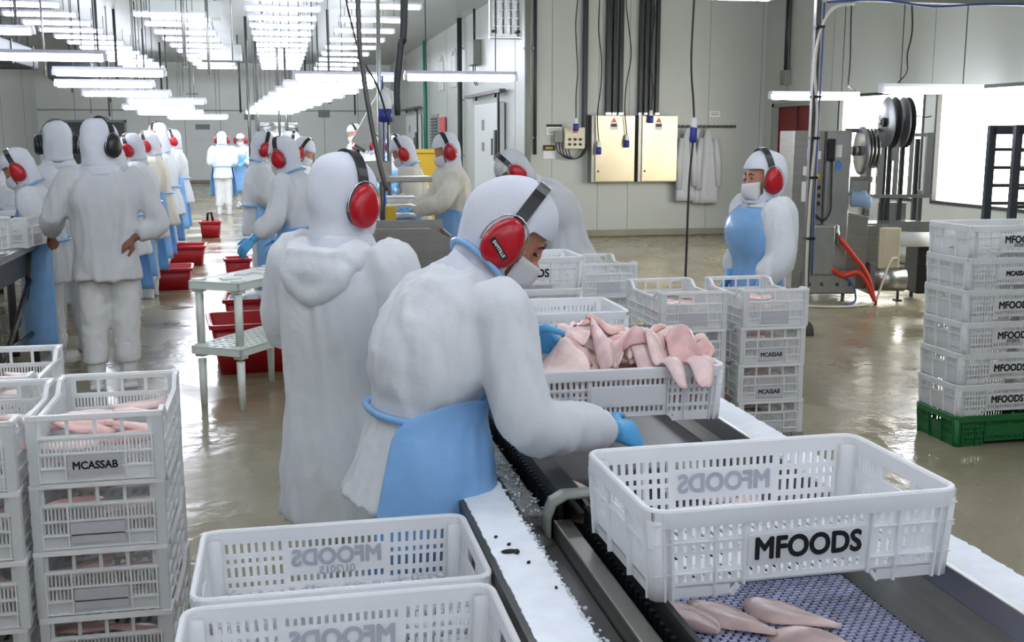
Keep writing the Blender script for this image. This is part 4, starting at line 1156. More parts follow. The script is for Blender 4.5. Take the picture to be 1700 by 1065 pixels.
tub('red tub filled with ice, set beyond the white shelf', (-.2, 9.2, 0), .56, .46, .34, 0, None, True)
tub('red tub nearest to the left line, with a pale edge mark', (-1.24, 12.35, 0), .5, .5, .24, .05)
tub('second red tub along the left line', (-1.25, 14.6, 0), .52, .5, .26, .03)
tub('small far red tub with a black handle', (-1.15, 18.5, 0), .32, .34, .27, 0, None, False, True)
tub('red bucket under the blue glove', (-.52, 12.9, 0), .28, .3, .26, .1)
sh = thing('white_shelf', 'white plastic two-tier shelf standing on the wet floor', 'shelf', (-.19, 7.03, 0), math.radians(57))
for z, nm in ((.735, 'upper_tier'), (.335, 'lower_tier')):
    h = []
    for i in range(13):
        for j in range(6): h.append((-.39+i*.06, -.39+i*.06+.03, .03+j*.055, .03+j*.055+.028))
    mb = MB(); mb.panel((0, -.18, z+.05), (1,0,0), (0,1,0), .84, .36, .012, h if nm == 'lower_tier' else [], -.42)
    for y in (-.18, .165): mb.box(-.42, .42, y, y+.015, z, z+.052)
    for x in (-.42, .405): mb.box(x, x+.015, -.18, .18, z, z+.052)
    for x in (-.4, .34):
        for y in (-.17, .11): mb.box(x, x+.07, y, y+.06, z-.02, z+.06)
    mb.build(nm, 'shelf_plastic', sh, bevel=.004)
for x in (-.37, .37):
    for y in (-.14, .14): MB().tube([(x, y, 0), (x, y, .30)], [.02, .026], 10).tube([(x, y, .38), (x, y, .72)], .025, 10).build('leg', 'shelf_plastic', sh, True)
for k, (x, y) in enumerate(((-.2, -.22), (-.12, .0), (.02, .05), (.06, .22))):
    o = MB().box(-.06, .06, -.04, .04, 0, .008).build('paper_slip', 'paper', None, bevel=.003); o.location = (-.16+x*.8, 7.03+y, .7855); o.rotation_euler = (0, 0, .3+k)
    tag(o, 'crumpled white slip on the top tier of the white shelf', 'paper', 'slips on the white shelf')
def table(label, x0, x1, y0, y1, z, legs=4, brace=True, top='steel'):
    t = thing('work_table', label, 'table', ((x0+x1)/2, (y0+y1)/2, 0)); w, d = (x1-x0)/2, (y1-y0)/2
    MB().box(-w, w, -d, d, z-.05, z).build('table_top', top, t, bevel=.006)
    MB().box(-w+.06, w-.06, -d+.05, d-.05, z-.22, z-.05).build('apron_panel', 'steel_dark', t)
    ys = np.linspace(-d+.08, d-.08, legs)
    for y in ys:
        for x in (-w+.06, w-.06): MB().tube([(x, y, 0), (x, y, z-.05)], .03, 10).build('leg', 'steel_dark', t, True)
    if brace:
        for i in range(len(ys)-1): MB().tube([(w-.06, ys[i], .18), (w-.06, ys[i+1], z-.25)], .018, 8).tube([(w-.06, ys[i], .3), (w-.06, ys[i+1], .3)], .018, 8).build('brace', 'steel_dark', t, True)
    return t
table('near steel work table with braced legs behind the left crates', -3.1, -1.66, 5.9, 8.05, .93, 3)
table('long left work table under the row of workers', -3.0, -1.95, 8.6, 19.5, .92, 7)
table('long middle work table covered in white', .35, .95, 11.0, 24, .98, 7, False, 'board_white')
# crates and boxes on the tables
basket('white basket with dark slots set far on the left table', (-2.35, 9.7, 1.22), 0, None, None)
basket('white basket carrying another on the left table', (-2.35, 9.7, 1.05), 0, 'MFOODS', None, None, None, None, .04)
b_ = thing('cutting_station', 'white plastic cutting station box on the left table', 'box', (-2.35, 9.7, .92)); MB().box(-.36, .36, -.25, .25, 0, .13).build('body', 'board_white', b_, bevel=.01); MB().box(-.3, .3, -.26, -.25, .03, .09).build('slot', 'steel_dark', b_)
crate('vented crate tipped on its side at the left frame edge on the near table', (-1.98, 7.2, .955), 1.2)
crate('vented crate standing near the corner of the near table', (-1.86, 7.74, .93), 1.4)
for k in range(3): fillet(FIL[k], (-1.86+.05*k, 7.74, 1.03), (0, 0, k), 'raw fillet in the crate at the corner of the near table', 'fillets on the near table')
for k, y in enumerate((10.8, 12.2, 13.8, 15.8)):
    basket('white basket on the left line, %s of four' % ORD[k], (-2.4, y, .92), PI/2, None, None, BASKET_C)
for k, y in enumerate((12.4, 14.4, 16.4)):
    basket('white basket on the middle table, %s of three' % ORD[k], (.66, y, .98), PI/2, None, None, BASKET)
# steel bin, tray, pole in the middle
bn = thing('steel_hopper', 'large dull steel hopper bin behind the two near workers', 'bin', (.86, 7.4, 0), -.05)
bn.scale = (.82, 1, 1)
MB().box(-.28, .28, -.3, .3, .62, .655).build('floor_plate', 'steel_brushed', bn)
MB().add([(-.3,-.32,1.05),(.12,-.32,1.05),(.3,-.32,.98),(.26,-.3,.62),(-.26,-.3,.62), (-.3,-.3,1.05),(.12,-.3,1.05),(.3,-.3,.98),(.26,-.28,.62),(-.26,-.28,.62)], [(0,4,3,2,1),(5,6,7,8,9),(0,1,6,5),(1,2,7,6),(2,3,8,7),(3,4,9,8),(4,0,5,9)]).build('front_panel', 'steel_brushed', bn)
MB().box(-.3, .3, .3, .32, .62, 1.06).build('back_panel', 'steel_brushed', bn); MB().box(-.32, -.3, -.32, .32, .62, 1.06).build('side_panel', 'steel_brushed', bn); MB().box(.29, .31, -.3, .32, .62, 1.0).build('side_panel', 'steel_brushed', bn)
for a in (-.25, .25):
    for c in (-.27, .27): MB().tube([(a, c, 0), (a, c, .62)], .025, 8).build('leg', 'steel', bn, True)
ck = thing('filling_station', 'steel filling station with a flat tray on a silver pole', 'machine', (.84, 8.45, 0))
MB().tube([(-.08, 0, 0), (-.08, 0, 3.6)], .018, 10).build('pole', 'steel', ck, True)
MB().tube([(-.055, 0, .6), (-.055, 0, 2.1)], .008, 6).build('blue_cable', 'cable_blue', ck, True)
MB().box(-.12, .3, -.14, .14, 1.30, 1.34).build('tray', 'steel_brushed', ck, bevel=.006)
MB().box(-.22, -.02, -.1, .12, 1.32, 1.46).build('control_box', 'steel_brushed', ck, bevel=.008)
MB().box(-.06, .02, -.12, -.02, 1.0, 1.12).build('yellow_valve', 'yellow', ck, bevel=.01)
MB().box(-.2, .2, -.2, .2, .55, 1.0).build('cabinet', 'steel_dark', ck, bevel=.01)
for z in (1.02, 1.09, 1.16): MB().box(-.02, .2, .1, .35, z, z+.015).build('rack_shelf', 'steel', ck)
MB().lathe([(.02,-.1),(.05,-.08),(.05,.0),(.035,.06),(.02,.1)], (-.04, 0, 1.9)).build('plug_body', 'paper', ck, True)
MB().lathe([(.03,-.05),(.056,-.045),(.056,.05),(.03,.055)], (-.04, 0, 1.8)).build('plug_collar', 'plug_blue', ck, True)
yb = thing('yellow_bin', 'yellow bin against the cold store wall', 'bin', (2.0, 14.6, 0)); MB().loft([[(-.22,-.22,0),(.22,-.22,0),(.22,.22,0),(-.22,.22,0)], [(-.26,-.26,1.42),(.26,-.26,1.42),(.26,.26,1.42),(-.26,.26,1.42)]]).build('body', 'yellow', yb, bevel=.01); MB().box(-.28, .28, -.28, .28, 1.42, 1.47).build('lid', 'yellow', yb, bevel=.01)
# inclined chute above the middle line
chu = thing('inclined_chute', 'grey inclined steel chute rising over the middle line', 'chute', (1.0, 12.2, 0))
MB().beam((-.15, 0, 1.5), (.2, 0, 2.1), .26, .14).build('trough', 'steel_dark', chu)
MB().beam((-.15, -.14, 1.54), (.2, -.14, 2.14), .02, .2).build('side_plate', 'steel_brushed', chu)
for x, z in ((-.15, 1.5), (.2, 2.1)): MB().tube([(x, .1, 0), (x, .1, z)], .025, 8).build('support', 'steel_dark', chu, True)
# hanging strap, hose and cables near the camera
tag(MB().tube(smooth_path([(.37, 5.03, CEIL), (.365, 5.03, 2.25), (.38, 5.03, 1.95), (.405, 5.02, 1.75), (.44, 5.01, 1.55), (.475, 5.0, 1.40)], 5), .012, 8).build('hanging_hose', 'steel_dark', None, True), 'grey hose hanging down in front of the far lights', 'hose')
tag(MB().tube(smooth_path([(.60, 5.0, CEIL), (.57, 5.0, 2.3), (.55, 5.0, 2.05), (.53, 5.0, 1.88), (.53, 5.0, 1.74)], 5), [.018]*15+[.016]*5+[.012], 8).build('hanging_strap', 'dark_grey', None, True), 'dark strap hanging beside the grey hose', 'strap')
tag(MB().tube(smooth_path([(.2, 7.0, CEIL), (.45, 7.0, 2.4), (.62, 7.0, 1.95), (.69, 7.05, 1.72)], 5), .007, 6).build('hanging_cable', 'cable_black', None, True), 'thin black cable slanting between the hose and the strap', 'cable')

# ------------------------------------------------------------------ end wall equipment
E = ENDY
def cabinet(label, x0, x1, z0, z1):
    t = thing('electrical_cabinet', label, 'cabinet', ((x0+x1)/2, E-.12, z0)); w = (x1-x0)/2; h = z1-z0
    MB().box(-w, w, -.1, .12, 0, h).build('body', 'steel_brushed', t, bevel=.006)
    d = MB().box(-w+.06, w-.004, -.125, -.1, .015, h-.015).build('door', 'steel_warm', t, bevel=.005)
    MB().lathe([(.001,-.008),(.016,-.008),(.016,.008),(.001,.008)], (-w+.11, -.13, .18), 'y', 10).build('lock', 'black', d)
    MB().add([(-.0-.05,-.1262,h-.12),(.05,-.1262,h-.12),(0,-.1262,h-.035)], [(0,1,2)]).build('warning_sign', 'paper_orange', d)
    MB().box(-.06, .06, -.1275, -.125, h-.24, h-.13).build('notice', 'paper', d); MB().box(-.05, .05, -.129, -.1275, h-.19, h-.14).build('pictogram', 'dark_grey', d)
    return t
cabinet('steel electrical cabinet on the end wall, nearer to the junction box', 4.93, 5.66, .90, 1.98)
cabinet('steel electrical cabinet on the end wall, nearer to the hanging coats', 5.72, 6.39, .90, 1.98)
for k, (x, w, lb) in enumerate(((4.86, .075, 'dark conduit running from the junction box to the ceiling'), (5.25, .085, 'broad dark conduit above the nearer cabinet, first of three'), (5.35, .06, 'dark conduit above the nearer cabinet, second of three'), (5.46, .07, 'dark conduit above the nearer cabinet, third of three'),
                           (5.79, .05, 'dark conduit above the farther cabinet, first of four'), (5.88, .05, 'dark conduit above the farther cabinet, second of four'), (5.97, .05, 'dark conduit above the farther cabinet, third of four'), (6.08, .06, 'dark conduit above the farther cabinet, fourth of four'))):
    z0 = 1.6 if k == 0 else 1.98
    t = thing('conduit', lb, 'conduit', (x, E-.06, z0), 0, 'dark conduits on the end wall')
    MB().box(-w/2, w/2, -.03, .055, 0, CEIL-z0).build('duct', 'black_pipe', t, bevel=.008)
    if k: MB().box(-w/2-.006, w/2+.006, -.035, .055, 0, .04).build('gland', 'steel', t)
for x, lb in ((3.9, 'thick grey pipe at the wall corner'), (4.02, 'thinner grey pipe at the wall corner')):
    t = thing('pipe', lb, 'pipe', (x, E-.1, 0)); MB().tube([(0, 0, 1.35 if x > 4 else .3), (0, 0, CEIL)], .05 if x < 4 else .03, 12).build('tube', 'grey_plastic' if x < 4 else 'dark_grey', t, True)
    for z in (1.6, 3.0): MB().box(-.07, .07, -.02, .1, z, z+.03).build('clip', 'steel', t)
jb = thing('junction_box', 'beige switch box with sockets and looped cables on the end wall', 'switch box', (4.68, E-.07, 1.44))
MB().box(-.17, .17, -.06, .07, 0, .34).build('body', 'film', jb, bevel=.01)
for x in (-.09, .0, .09):
    for z in (.07, .15): MB().lathe([(.001,-.015),(.022,-.015),(.022,.01),(.001,.01)], (x, -.065, z), 'y', 10).build('button', 'black', jb)
MB().box(-.04, .04, -.064, -.06, .25, .31).build('notice', 'paper_orange', jb)
MB().box(-.33, -.2, -.03, .07, .1, .28).build('socket_block', 'grey_plastic', jb, bevel=.006)
for i in range(5):
    MB().tube(smooth_path([(-.31+i*.05, -.03, .1), (-.28+i*.05, -.05, -.05-.015*i), (-.1+i*.03, -.06, -.16), (.1, -.06, -.13+.012*i), (.2, -.04, .0+.02*i), (.2, .0, .2)], 4), .009, 6).build('cable', 'cable_black', jb, True)
sg = thing('safety_sign', 'small black headed notice above the sockets on the end wall', 'sign', (4.36, E-.01, 1.66)); MB().box(-.13, .13, -.004, .008, 0, .17).build('plate', 'paper', sg); MB().box(-.13, .13, -.006, -.004, .13, .17).build('band', 'black', sg)
for z in (.03, .06, .09): MB().box(-.1, .1, -.0055, -.004, z, z+.012).build('text_line', 'grey_plastic', sg)
sg = thing('safety_sign', 'small black and yellow notice low on the end wall beside the pipes', 'sign', (4.28, E-.01, 1.28)); MB().box(-.1, .1, -.004, .008, 0, .22).build('plate', 'paper', sg); MB().box(-.1, .1, -.006, -.004, .13, .22).build('band', 'black', sg); MB().box(-.06, .06, -.008, -.006, .155, .19).build('text_line', 'yellow', sg)
sg = thing('notice', 'tiny paper notice above the coat hooks', 'sign', (7.12, E-.01, 1.96)); MB().box(-.09, .09, -.003, .008, 0, .09).build('plate', 'paper', sg); MB().box(-.07, .07, -.005, -.003, .055, .068).box(-.07, .07, -.005, -.003, .025, .038).build('text_line', 'grey_plastic', sg)
hr = thing('hook_rail', 'steel coat hook rail on the end wall', 'hook rail', (6.95, E-.03, 1.80))
MB().box(-.54, .54, -.012, .03, -.02, .02).build('rail', 'steel_dark', hr)
hk = MB().tube([(0, -.01, 0), (0, -.07, -.02), (0, -.09, .0), (0, -.08, .025)], .009, 6).mesh('hook', 'steel_dark', True)
for i in range(14): link('hook', hk, hr, loc=(-.5+i*.077, 0, 0))
def hanging_coat(label, x, w, zb, seed):
    o_ = []; n = 26; R = random.Random(seed)
    for i, z in enumerate(np.linspace(0, 1, 14)):
        ww = w*(.12+.88*min(1, z*1.5)**.7)*(.85+.15*z); ring = []
        for j in range(n):
            t = 2*PI*j/n; fold = 1+.22*math.sin(t*5+seed+z*1.2)*min(1, z*2)
            ring.append((ww/2*math.cos(t)*fold, .075*math.sin(t)*fold*(.5+.5*z), -z*(1.75-zb)))
        o_.append(ring)
    t = thing('hanging_coat', label, 'coat', (x, E-.13, 1.77), 0)
    MB().loft(o_).build('cloth', 'coat_grey', t, True)
    MB().tube([(-w*.3, -.03, -.16), (-w*.42, -.05, -.55), (-w*.4, -.06, -1.0)], [.05, .06, .05], 10).build('sleeve', 'coat_grey', t, True)
    MB().tube([(w*.3, -.03, -.16), (w*.4, -.05, -.55), (w*.45, -.06, -.95)], [.05, .06, .05], 10).build('sleeve', 'coat_grey', t, True)
hanging_coat('grey-white coat on the hook rail, next to the cabinet', 6.58, .32, .56, 1)
hanging_coat('grey-white coat on the hook rail, second from the cabinet', 6.96, .42, .52, 4)
# cords with blue plugs hanging before the end wall
def cord(label, x, y, z1, wob, plug='down', seed=0):
    t = thing('plug_cable', label, 'cord', (x, y, 0)); R = random.Random(seed)
    pts = [(0, 0, CEIL)] + [(wob*math.sin(k*1.7+seed), 0, CEIL-(CEIL-z1)*k/6) for k in range(1, 6)] + [(0, 0, z1)]
    MB().tube(smooth_path(pts, 5), .009, 6).build('cable', 'cable_black', t, True)
    MB().lathe([(.012,.06),(.03,.04),(.034,-.02),(.03,-.04)], (0, 0, z1-.05), 'z', 10).build('plug_body', 'paper', t, True)
    MB().lathe([(.03,.05),(.045,.04),(.045,-.06),(.03,-.07)], (0, 0, z1-.13), 'z', 10).build('plug_collar', 'plug_blue', t, True)
    return t
cord('black cord with blue plug hanging over the switch box', 4.66, E-.25, 1.92, .02, seed=1)
cord('black cord with blue plug hanging before the nearer cabinet, next to its hinge', 5.03, E-.3, 1.55, .035, seed=2)
cord('black cord with blue plug hanging before the middle of the nearer cabinet', 5.5, E-.3, 1.66, .05, seed=3)
cord('black cord with blue plug hanging at the top of the farther cabinet', 5.9, E-.3, 2.05, .03, seed=5)
t = thing('extension_cable', 'long black cable with white and blue coupler dangling down to the line', 'cable', (2.93, 7.55, 0))
MB().tube(smooth_path([(-.01, 0, CEIL), (.0, 0, 2.9), (-.015, 0, 2.2), (.01, 0, 1.9), (.02, 0, 1.76)], 5), .0085, 6).build('upper_cable', 'cable_black', t, True)
MB().tube(smooth_path([(.015, 0, 1.6), (-.005, 0, 1.3), (-.01, 0, .9), (-.015, 0, .5), (-.02, 0, .02)], 5), .0085, 6).build('lower_cable', 'cable_black', t, True)
MB().lathe([(.012,.05),(.022,.03),(.024,-.03),(.02,-.04)], (.02, 0, 1.73)).build('coupler_body', 'paper', t, True)
MB().lathe([(.022,.05),(.03,.04),(.03,-.04),(.02,-.06)], (.018, 0, 1.66)).build('coupler_collar', 'plug_blue', t, True)
# side wall fittings
for y, lb, m_ in ((23.9, 'grey-green riser pipe on the side wall beside the sliding door rail', 'dark_grey'), (29.7, 'green riser pipe farther down the side wall', 'green_pipe')):
    t = thing('riser_pipe', lb, 'pipe', (3.9, y, 0)); MB().tube([(0, 0, .1), (0, 0, CEIL)], .055, 10).build('tube', m_, t, True)
    for z in (1.2, 2.4, 3.5): MB().box(-.07, .1, -.02, .02, z, z+.04).build('clip', 'steel', t)
t = thing('wall_box', 'grey control box high on the side wall with a conduit above', 'box', (3.93, 22.1, 3.05)); MB().box(-.1, .07, -.3, .3, 0, .48).build('body', 'grey_plastic', t, bevel=.01); MB().tube([(-.02, 0, .48), (-.02, 0, CEIL-3.05)], .025, 8).build('conduit', 'dark_grey', t, True)
for y in (-.12, .1): MB().tube([(-.03, y, 0), (-.03, y, -.3), (.03, y, -.4)], .012, 6).build('cable', 'cable_black', t, True)
t = thing('louvre_panel', 'dark louvred panel on the side wall', 'panel', (3.97, 28.4, 1.2)); MB().box(-.01, .03, -.6, .6, 0, 1.0).build('frame', 'joint_grey', t)
for i in range(11): MB().box(-.04, -.01, -.55, .55, .06+i*.08, .1+i*.08).build('slat', 'slate', t)
t = thing('red_notice', 'red and white notice board on the side wall', 'sign', (3.94, 26.9, 1.35)); MB().box(-.005, .03, -.4, .4, 0, .75).build('board', 'paper_red', t); MB().box(-.012, -.005, -.3, .3, .05, .12).build('text_line', 'paper', t)
for y, s in ((25.2, 1), (27.2, .9)):  # bright arched reflections on the wall, modelled as white frames and panels
    t = thing('arched_reflection', 'arched white glare modelled high on the side wall, %s one' % ('nearer' if s == 1 else 'farther'), 'reflection', (3.98, y, 2.75)); 
    pts = [(0, -.3*s, 0), (0, -.3*s, .55)] + [(0, -.3*s*math.cos(a), .55+.3*s*math.sin(a)) for a in np.linspace(.3, PI-.3, 7)] + [(0, .3*s, .55), (0, .3*s, 0)]
    MB().tube(pts, .03, 6).build('frame', 'paper', t); MB().box(-.01, .02, -.28*s, .28*s, 0, .7).build('panel', 'ceiling_paint', t)
# insect killer lamp hanging in front of the side wall
t = thing('insect_trap', 'hanging insect trap with a perforated tray, at the top edge of the view', 'insect trap', (2.62, 12.75, 2.76))
MB().box(-.19, .19, -.05, .05, .0, .03).build('tray', 'steel', t, bevel=.005); MB().box(-.19, .19, .03, .05, .03, .75).build('back_plate', 'steel', t)
for x in (-.175, .175): MB().box(x-.015, x+.015, -.05, .05, .03, .75).build('side_post', 'steel_brushed', t)
for x in (-.09, .0, .09): MB().tube([(x, -.02, .06), (x, -.02, .72)], .016, 8).build('lamp', 'paper', t, True)
for x in (-.15, .15):
    for z in (.08, .62): MB().lathe([(.001,-.01),(.02,-.01),(.02,.01),(.001,.01)], (x, -.055, z), 'y', 8).build('knob', 'black', t)
for i in range(6): MB().box(-.17, .17, -.045, -.04, .14+i*.09, .145+i*.09).build('guard_wire', 'wire', t)
for x in (-.12, .12): MB().tube([(x, .04, .75), (x, .04, CEIL-2.76)], .006, 5).build('hanger', 'dark_grey', t)
# pole with bundled cables and the beam above the machine
pl = thing('cable_pole', 'slim pole with bundled cables carrying a cross beam', 'pole', (4.27, 8.3, 0))
MB().box(-.022, .022, -.022, .022, 0, 2.74).build('post', 'steel_dark', pl)
MB().tube(smooth_path([(.3, -.03, 2.70), (.12, -.03, 2.66), (.02, -.03, 2.5), (-.02, -.03, 2.2), (.02, -.03, 1.8), (-.005, -.03, 1.2), (-.01, -.03, .6), (.0, -.03, .2)], 5), .013, 8).build('white_cable', 'cable_white', pl, True)
MB().tube(smooth_path([(.04, -.03, 2.7), (.04, -.03, 2.2), (.035, -.03, 1.4), (.04, -.03, .5)], 5), .008, 6).build('blue_cable', 'cable_blue', pl, True)
for z in (2.5, 1.95, 1.62, 1.3, .8): MB().box(-.03, .045, -.05, .025, z, z+.02).build('cable_tie', 'black', pl)
MB().box(-.02, 2.6, -.03, .03, 2.72, 2.77).build('cross_beam', 'grey_plastic', pl)
MB().tube(smooth_path([(.05, -.05, 2.7), (.5, -.05, 2.73), (1.0, -.05, 2.69), (1.5, -.05, 2.72), (2.4, -.05, 2.73)], 5), .01, 6).build('blue_air_hose', 'cable_blue', pl, True)
MB().tube([(-.05, 0, .01), (.05, 0, .01)], .1, 12).build('foot', 'steel_dark', pl)
for pts, lb in (([(7.06, 12.82, CEIL), (7.05, 12.82, 3.2), (7.07, 12.82, 2.6), (7.06, 12.82, 2.32), (7.12, 12.9, 2.26), (7.3, 13.05, 2.22)], 'cable feeding the batten in front of the red door'),
                ([(6.58, 10.7, CEIL), (6.57, 10.7, 3.2), (6.60, 10.7, 2.75), (6.56, 10.7, 2.5), (6.6, 10.75, 2.32), (6.56, 10.85, 2.21)], 'wavy cable feeding the batten above the packing machine')):
    tag(MB().tube(smooth_path(pts, 5), .009, 6).build('lamp_cable', 'cable_black', None, True), lb, 'cable')
t = thing('wall_conduit', 'dark conduit with a switch on the right wall above the red door', 'conduit', (7.95, 16.42, 2.3)); MB().tube([(0, 0, .35), (0, 0, CEIL-2.3)], .045, 8).build('tube', 'black_pipe', t, True); MB().box(-.06, .05, -.1, .1, .15, .38).build('switch', 'grey_plastic', t, bevel=.008); MB().box(-.03, .05, -.22, .14, -.1, -.03).build('bracket', 'sign_green', t)

# ------------------------------------------------------------------ packing machine
mc = thing('packing_machine', 'tall stainless clipping and packing machine with reels in front of the bright opening', 'machine', (5.2, 10.14, 0), -YAW)
mc.scale = (.62, 1, 1)
def mp(name, mb, m, smooth=False, bevel=0.0, parent=None): return mb.build(name, m, parent or mc, smooth, bevel)
cab_ = mp('control_cabinet', MB().box(-.30, .20, -.1, .5, .42, 1.70), 'steel_brushed', bevel=.015)
dr = mp('cabinet_side', MB().box(.20, .62, -.12, .45, .30, 1.70), 'steel', bevel=.02)
mp('cabinet_edge', MB().box(.19, .215, -.13, -.09, .35, 1.69), 'steel_dark')
for x, z, w, h in ((-.02, 1.47, .13, .13), (-.06, 1.30, .16, .10), (-.06, 1.10, .18, .2), (-.04, .85, .07, .12), (.115, 1.46, .04, .08), (.40, 1.50, .12, .12)):
    mp('notice', MB().box(x-w/2, x+w/2, -.106 if x < .19 else -.126, -.1 if x < .19 else -.12, z-h/2, z+h/2), 'paper' if h < .2 else 'paper', parent=cab_)
mp('notice_head', MB().box(-.15, .03, -.108, -.106, 1.20, 1.26), 'grey_plastic', parent=cab_)
mp('round_sticker', MB().lathe([(.001,-.002),(.05,-.002),(.05,.002),(.001,.002)], (.41, -.126, 1.36), 'y', 16), 'label_blue', parent=dr)
for z in (.98, 1.06, 1.14): mp('push_button', MB().lathe([(.001,-.02),(.02,-.02),(.024,.01),(.001,.01)], (.13, -.11, z), 'y', 10), 'black', parent=cab_)
mp('emergency_stop', MB().lathe([(.001,-.035),(.03,-.03),(.03,-.01),(.018,.01),(.001,.01)], (.10, -.11, 1.25), 'y', 12), 'yellow', parent=cab_)
mp('handset', MB().box(.22, .34, -.18, -.12, 1.40, 1.62), 'black', bevel=.02)
mp('handset_cord', MB().tube(smooth_path([(.3, -.15, 1.42), (.30, -.17, 1.1), (.29, -.18, .9), (.18, -.18, .82), (.05, -.15, .88)], 5), .014, 8), 'cable_black', True)
mp('lower_body', MB().add([(-.25,-.1,.12),(.95,-.12,.12),(.95,-.12,.85),(.2,-.1,.95),(-.25,-.1,.6),(-.25,.45,.12),(.95,.45,.12),(.95,.45,.85),(.2,.45,.95),(-.25,.45,.6)],
   [(0,1,2,3,4),(9,8,7,6,5),(0,5,6,1),(1,6,7,2),(2,7,8,3),(3,8,9,4),(4,9,5,0)]), 'steel_brushed', bevel=.01)
mp('side_box', MB().box(.02, .34, -.3, -.1, .28, .78), 'steel', bevel=.02)
mp('base_plate', MB().box(-.1, .75, -.2, .4, .08, .3), 'steel', bevel=.015)
for x in (.0, .2, .45, .65): mp('bolt', MB().lathe([(.001,-.01),(.022,-.01),(.022,.01),(.001,.01)], (x, -.21, .18), 'y', 8), 'steel_dark')
mp('air_filter', MB().lathe([(.02,-.1),(.045,-.08),(.045,.02),(.03,.05),(.03,.09),(.02,.1)], (.4, -.22, .68)), 'steel', True)
mp('valve', MB().box(.3, .4, -.28, -.2, .62, .70), 'steel_dark', bevel=.01)
for a, lb in (((.42, -.24, .66), 0), ((.3, -.28, .34), 1)):
    mp('air_hose', MB().tube(smooth_path([a, (a[0]+.2, -.28, a[2]-.06-.1*(1-lb)), (.86-.1*lb, -.32, .3), (.98, -.36, .05), (.99, -.37, .02)], 6), .03, 10), 'hose_red', True)
mp('floor_hose', MB().tube(smooth_path([(.99, -.37, .02), (.75, -.5, .015), (.3, -.62, .015), (-.2, -.55, .015), (-.45, -.3, .015)], 6), .013, 8), 'cable_white', True)
mp('drain_hose', MB().tube(smooth_path([(1.0, -.37, .02), (1.15, -.3, .25), (1.3, -.2, .42), (1.42, -.15, .44)], 6), .015, 8), 'cable_white', True)
mp('blue_hose', MB().tube(smooth_path([(.35, -.22, .3), (.62, -.3, .22), (.66, -.4, .05), (.45, -.5, .015)], 6), .014, 8), 'cable_blue', True)
mp('motor', MB().lathe([(.02,-.12),(.075,-.11),(.075,.05),(.09,.06),(.09,.1),(.03,.12)], (.78, -.1, 1.02), 'x', 14), 'motor_blue', True)
mp('motor_cap', MB().ell((.9, -.14, 1.0), .08, .06, .08, 12, 8), 'motor_blue', True)
mp('main_wheel', MB().lathe([(.001,-.035),(.20,-.035),(.24,-.02),(.24,.02),(.20,.035),(.001,.035)], (.86, .05, 1.5), 'x', 28), 'reel_grey', True)
mp('wheel_hub', MB().lathe([(.001,-.09),(.05,-.09),(.05,.06),(.001,.06)], (.8, .05, 1.5), 'x', 12), 'steel', True)
for x in (.98, 1.04, 1.1): mp('spring_disc', MB().lathe([(.14,-.012),(.2,-.012),(.2,.012),(.14,.012)], (x, .12, 1.52), 'x', 22), 'steel', True)
mp('top_rail', MB().box(.62, 1.25, .1, .14, 1.68, 1.72), 'steel_dark')
mp('middle_frame', MB().box(.62, 1.1, .1, .3, 1.18, 1.24).box(.62, .66, .1, .3, .9, 1.6).box(.98, 1.06, .08, .3, .8, 1.62), 'steel_brushed')
mp('guide_block', MB().box(.66, .95, -.05, .25, 1.08, 1.2), 'steel')
for x, w in ((1.16, .1), (1.42, .06), (1.66, .05), (1.94, .1)): mp('column', MB().box(x-w/2, x+w/2, .0, .05, 1.06, 1.68), 'steel')
for x in (1.25, 1.34, 1.54, 1.78): mp('dark_column', MB().box(x-.03, x+.03, .05, .1, .8, 1.62), 'dark_grey')
for z in (1.03, 1.64): mp('cross_bar', MB().box(1.08, 2.02, .02, .06, z, z+.035), 'steel')
mp('inner_plate', MB().box(1.2, 1.66, .08, .1, .78, .98), 'steel')
for x in (1.0, 1.9): mp('support_post', MB().box(x-.03, x+.03, .1, .16, .4, 1.1), 'steel_dark')
mp('shelf_plate', MB().box(.95, 2.05, -.05, .3, .74, .78), 'steel', bevel=.006)
mp('shelf_cap', MB().box(1.35, 2.05, -.07, -.02, .70, .80), 'steel')
mp('film_housing', MB().box(.9, 1.2, -.1, .28, .3, .76), 'steel_brushed', bevel=.01)
mp('film_roll', MB().lathe([(.05,-.19),(.22,-.19),(.22,.19),(.05,.19)], (1.32, -.02, .5), 'x', 24), 'film', True) if False else None
mp('chain_cover', MB().box(1.14, 1.48, -.14, .2, -.0+.33, .74), 'film', bevel=.01)
for i in range(9): mp('chain_cover_rib', MB().box(1.155+i*.036, 1.165+i*.036, -.15, -.14, .34, .73), 'film')
mp('paper_roll', MB().lathe([(.01,-.3),(.075,-.3),(.075,.3),(.01,.3)], (1.76, -.08, .62), 'x', 18), 'paper', True)
mp('dark_side', MB().box(1.82, 2.0, -.06, .3, -.04+.1, .72), 'black', bevel=.02)
mp('drive_motor', MB().lathe([(.02,-.3),(.12,-.28),(.125,.28),(.02,.3)], (1.3, -.1, .22), 'x', 20), 'steel', True)
mp('motor_flange', MB().box(.96, 1.06, -.22, .1, .02+.06, .4), 'steel_brushed', bevel=.01)
mp('foot', MB().tube([(1.5, -.1, .2), (1.5, -.1, 0)], .02, 8).box(1.45, 1.55, -.15, -.05, 0, .015), 'dark_grey')
mp('foot', MB().tube([(-.15, .1, .3), (-.15, .1, 0)], .03, 8), 'dark_grey'); mp('foot', MB().tube([(.8, .3, .3), (.8, .3, 0)], .03, 8), 'dark_grey'); mp('foot', MB().tube([(1.9, .2, .3), (1.9, .2, 0)], .03, 8), 'dark_grey')
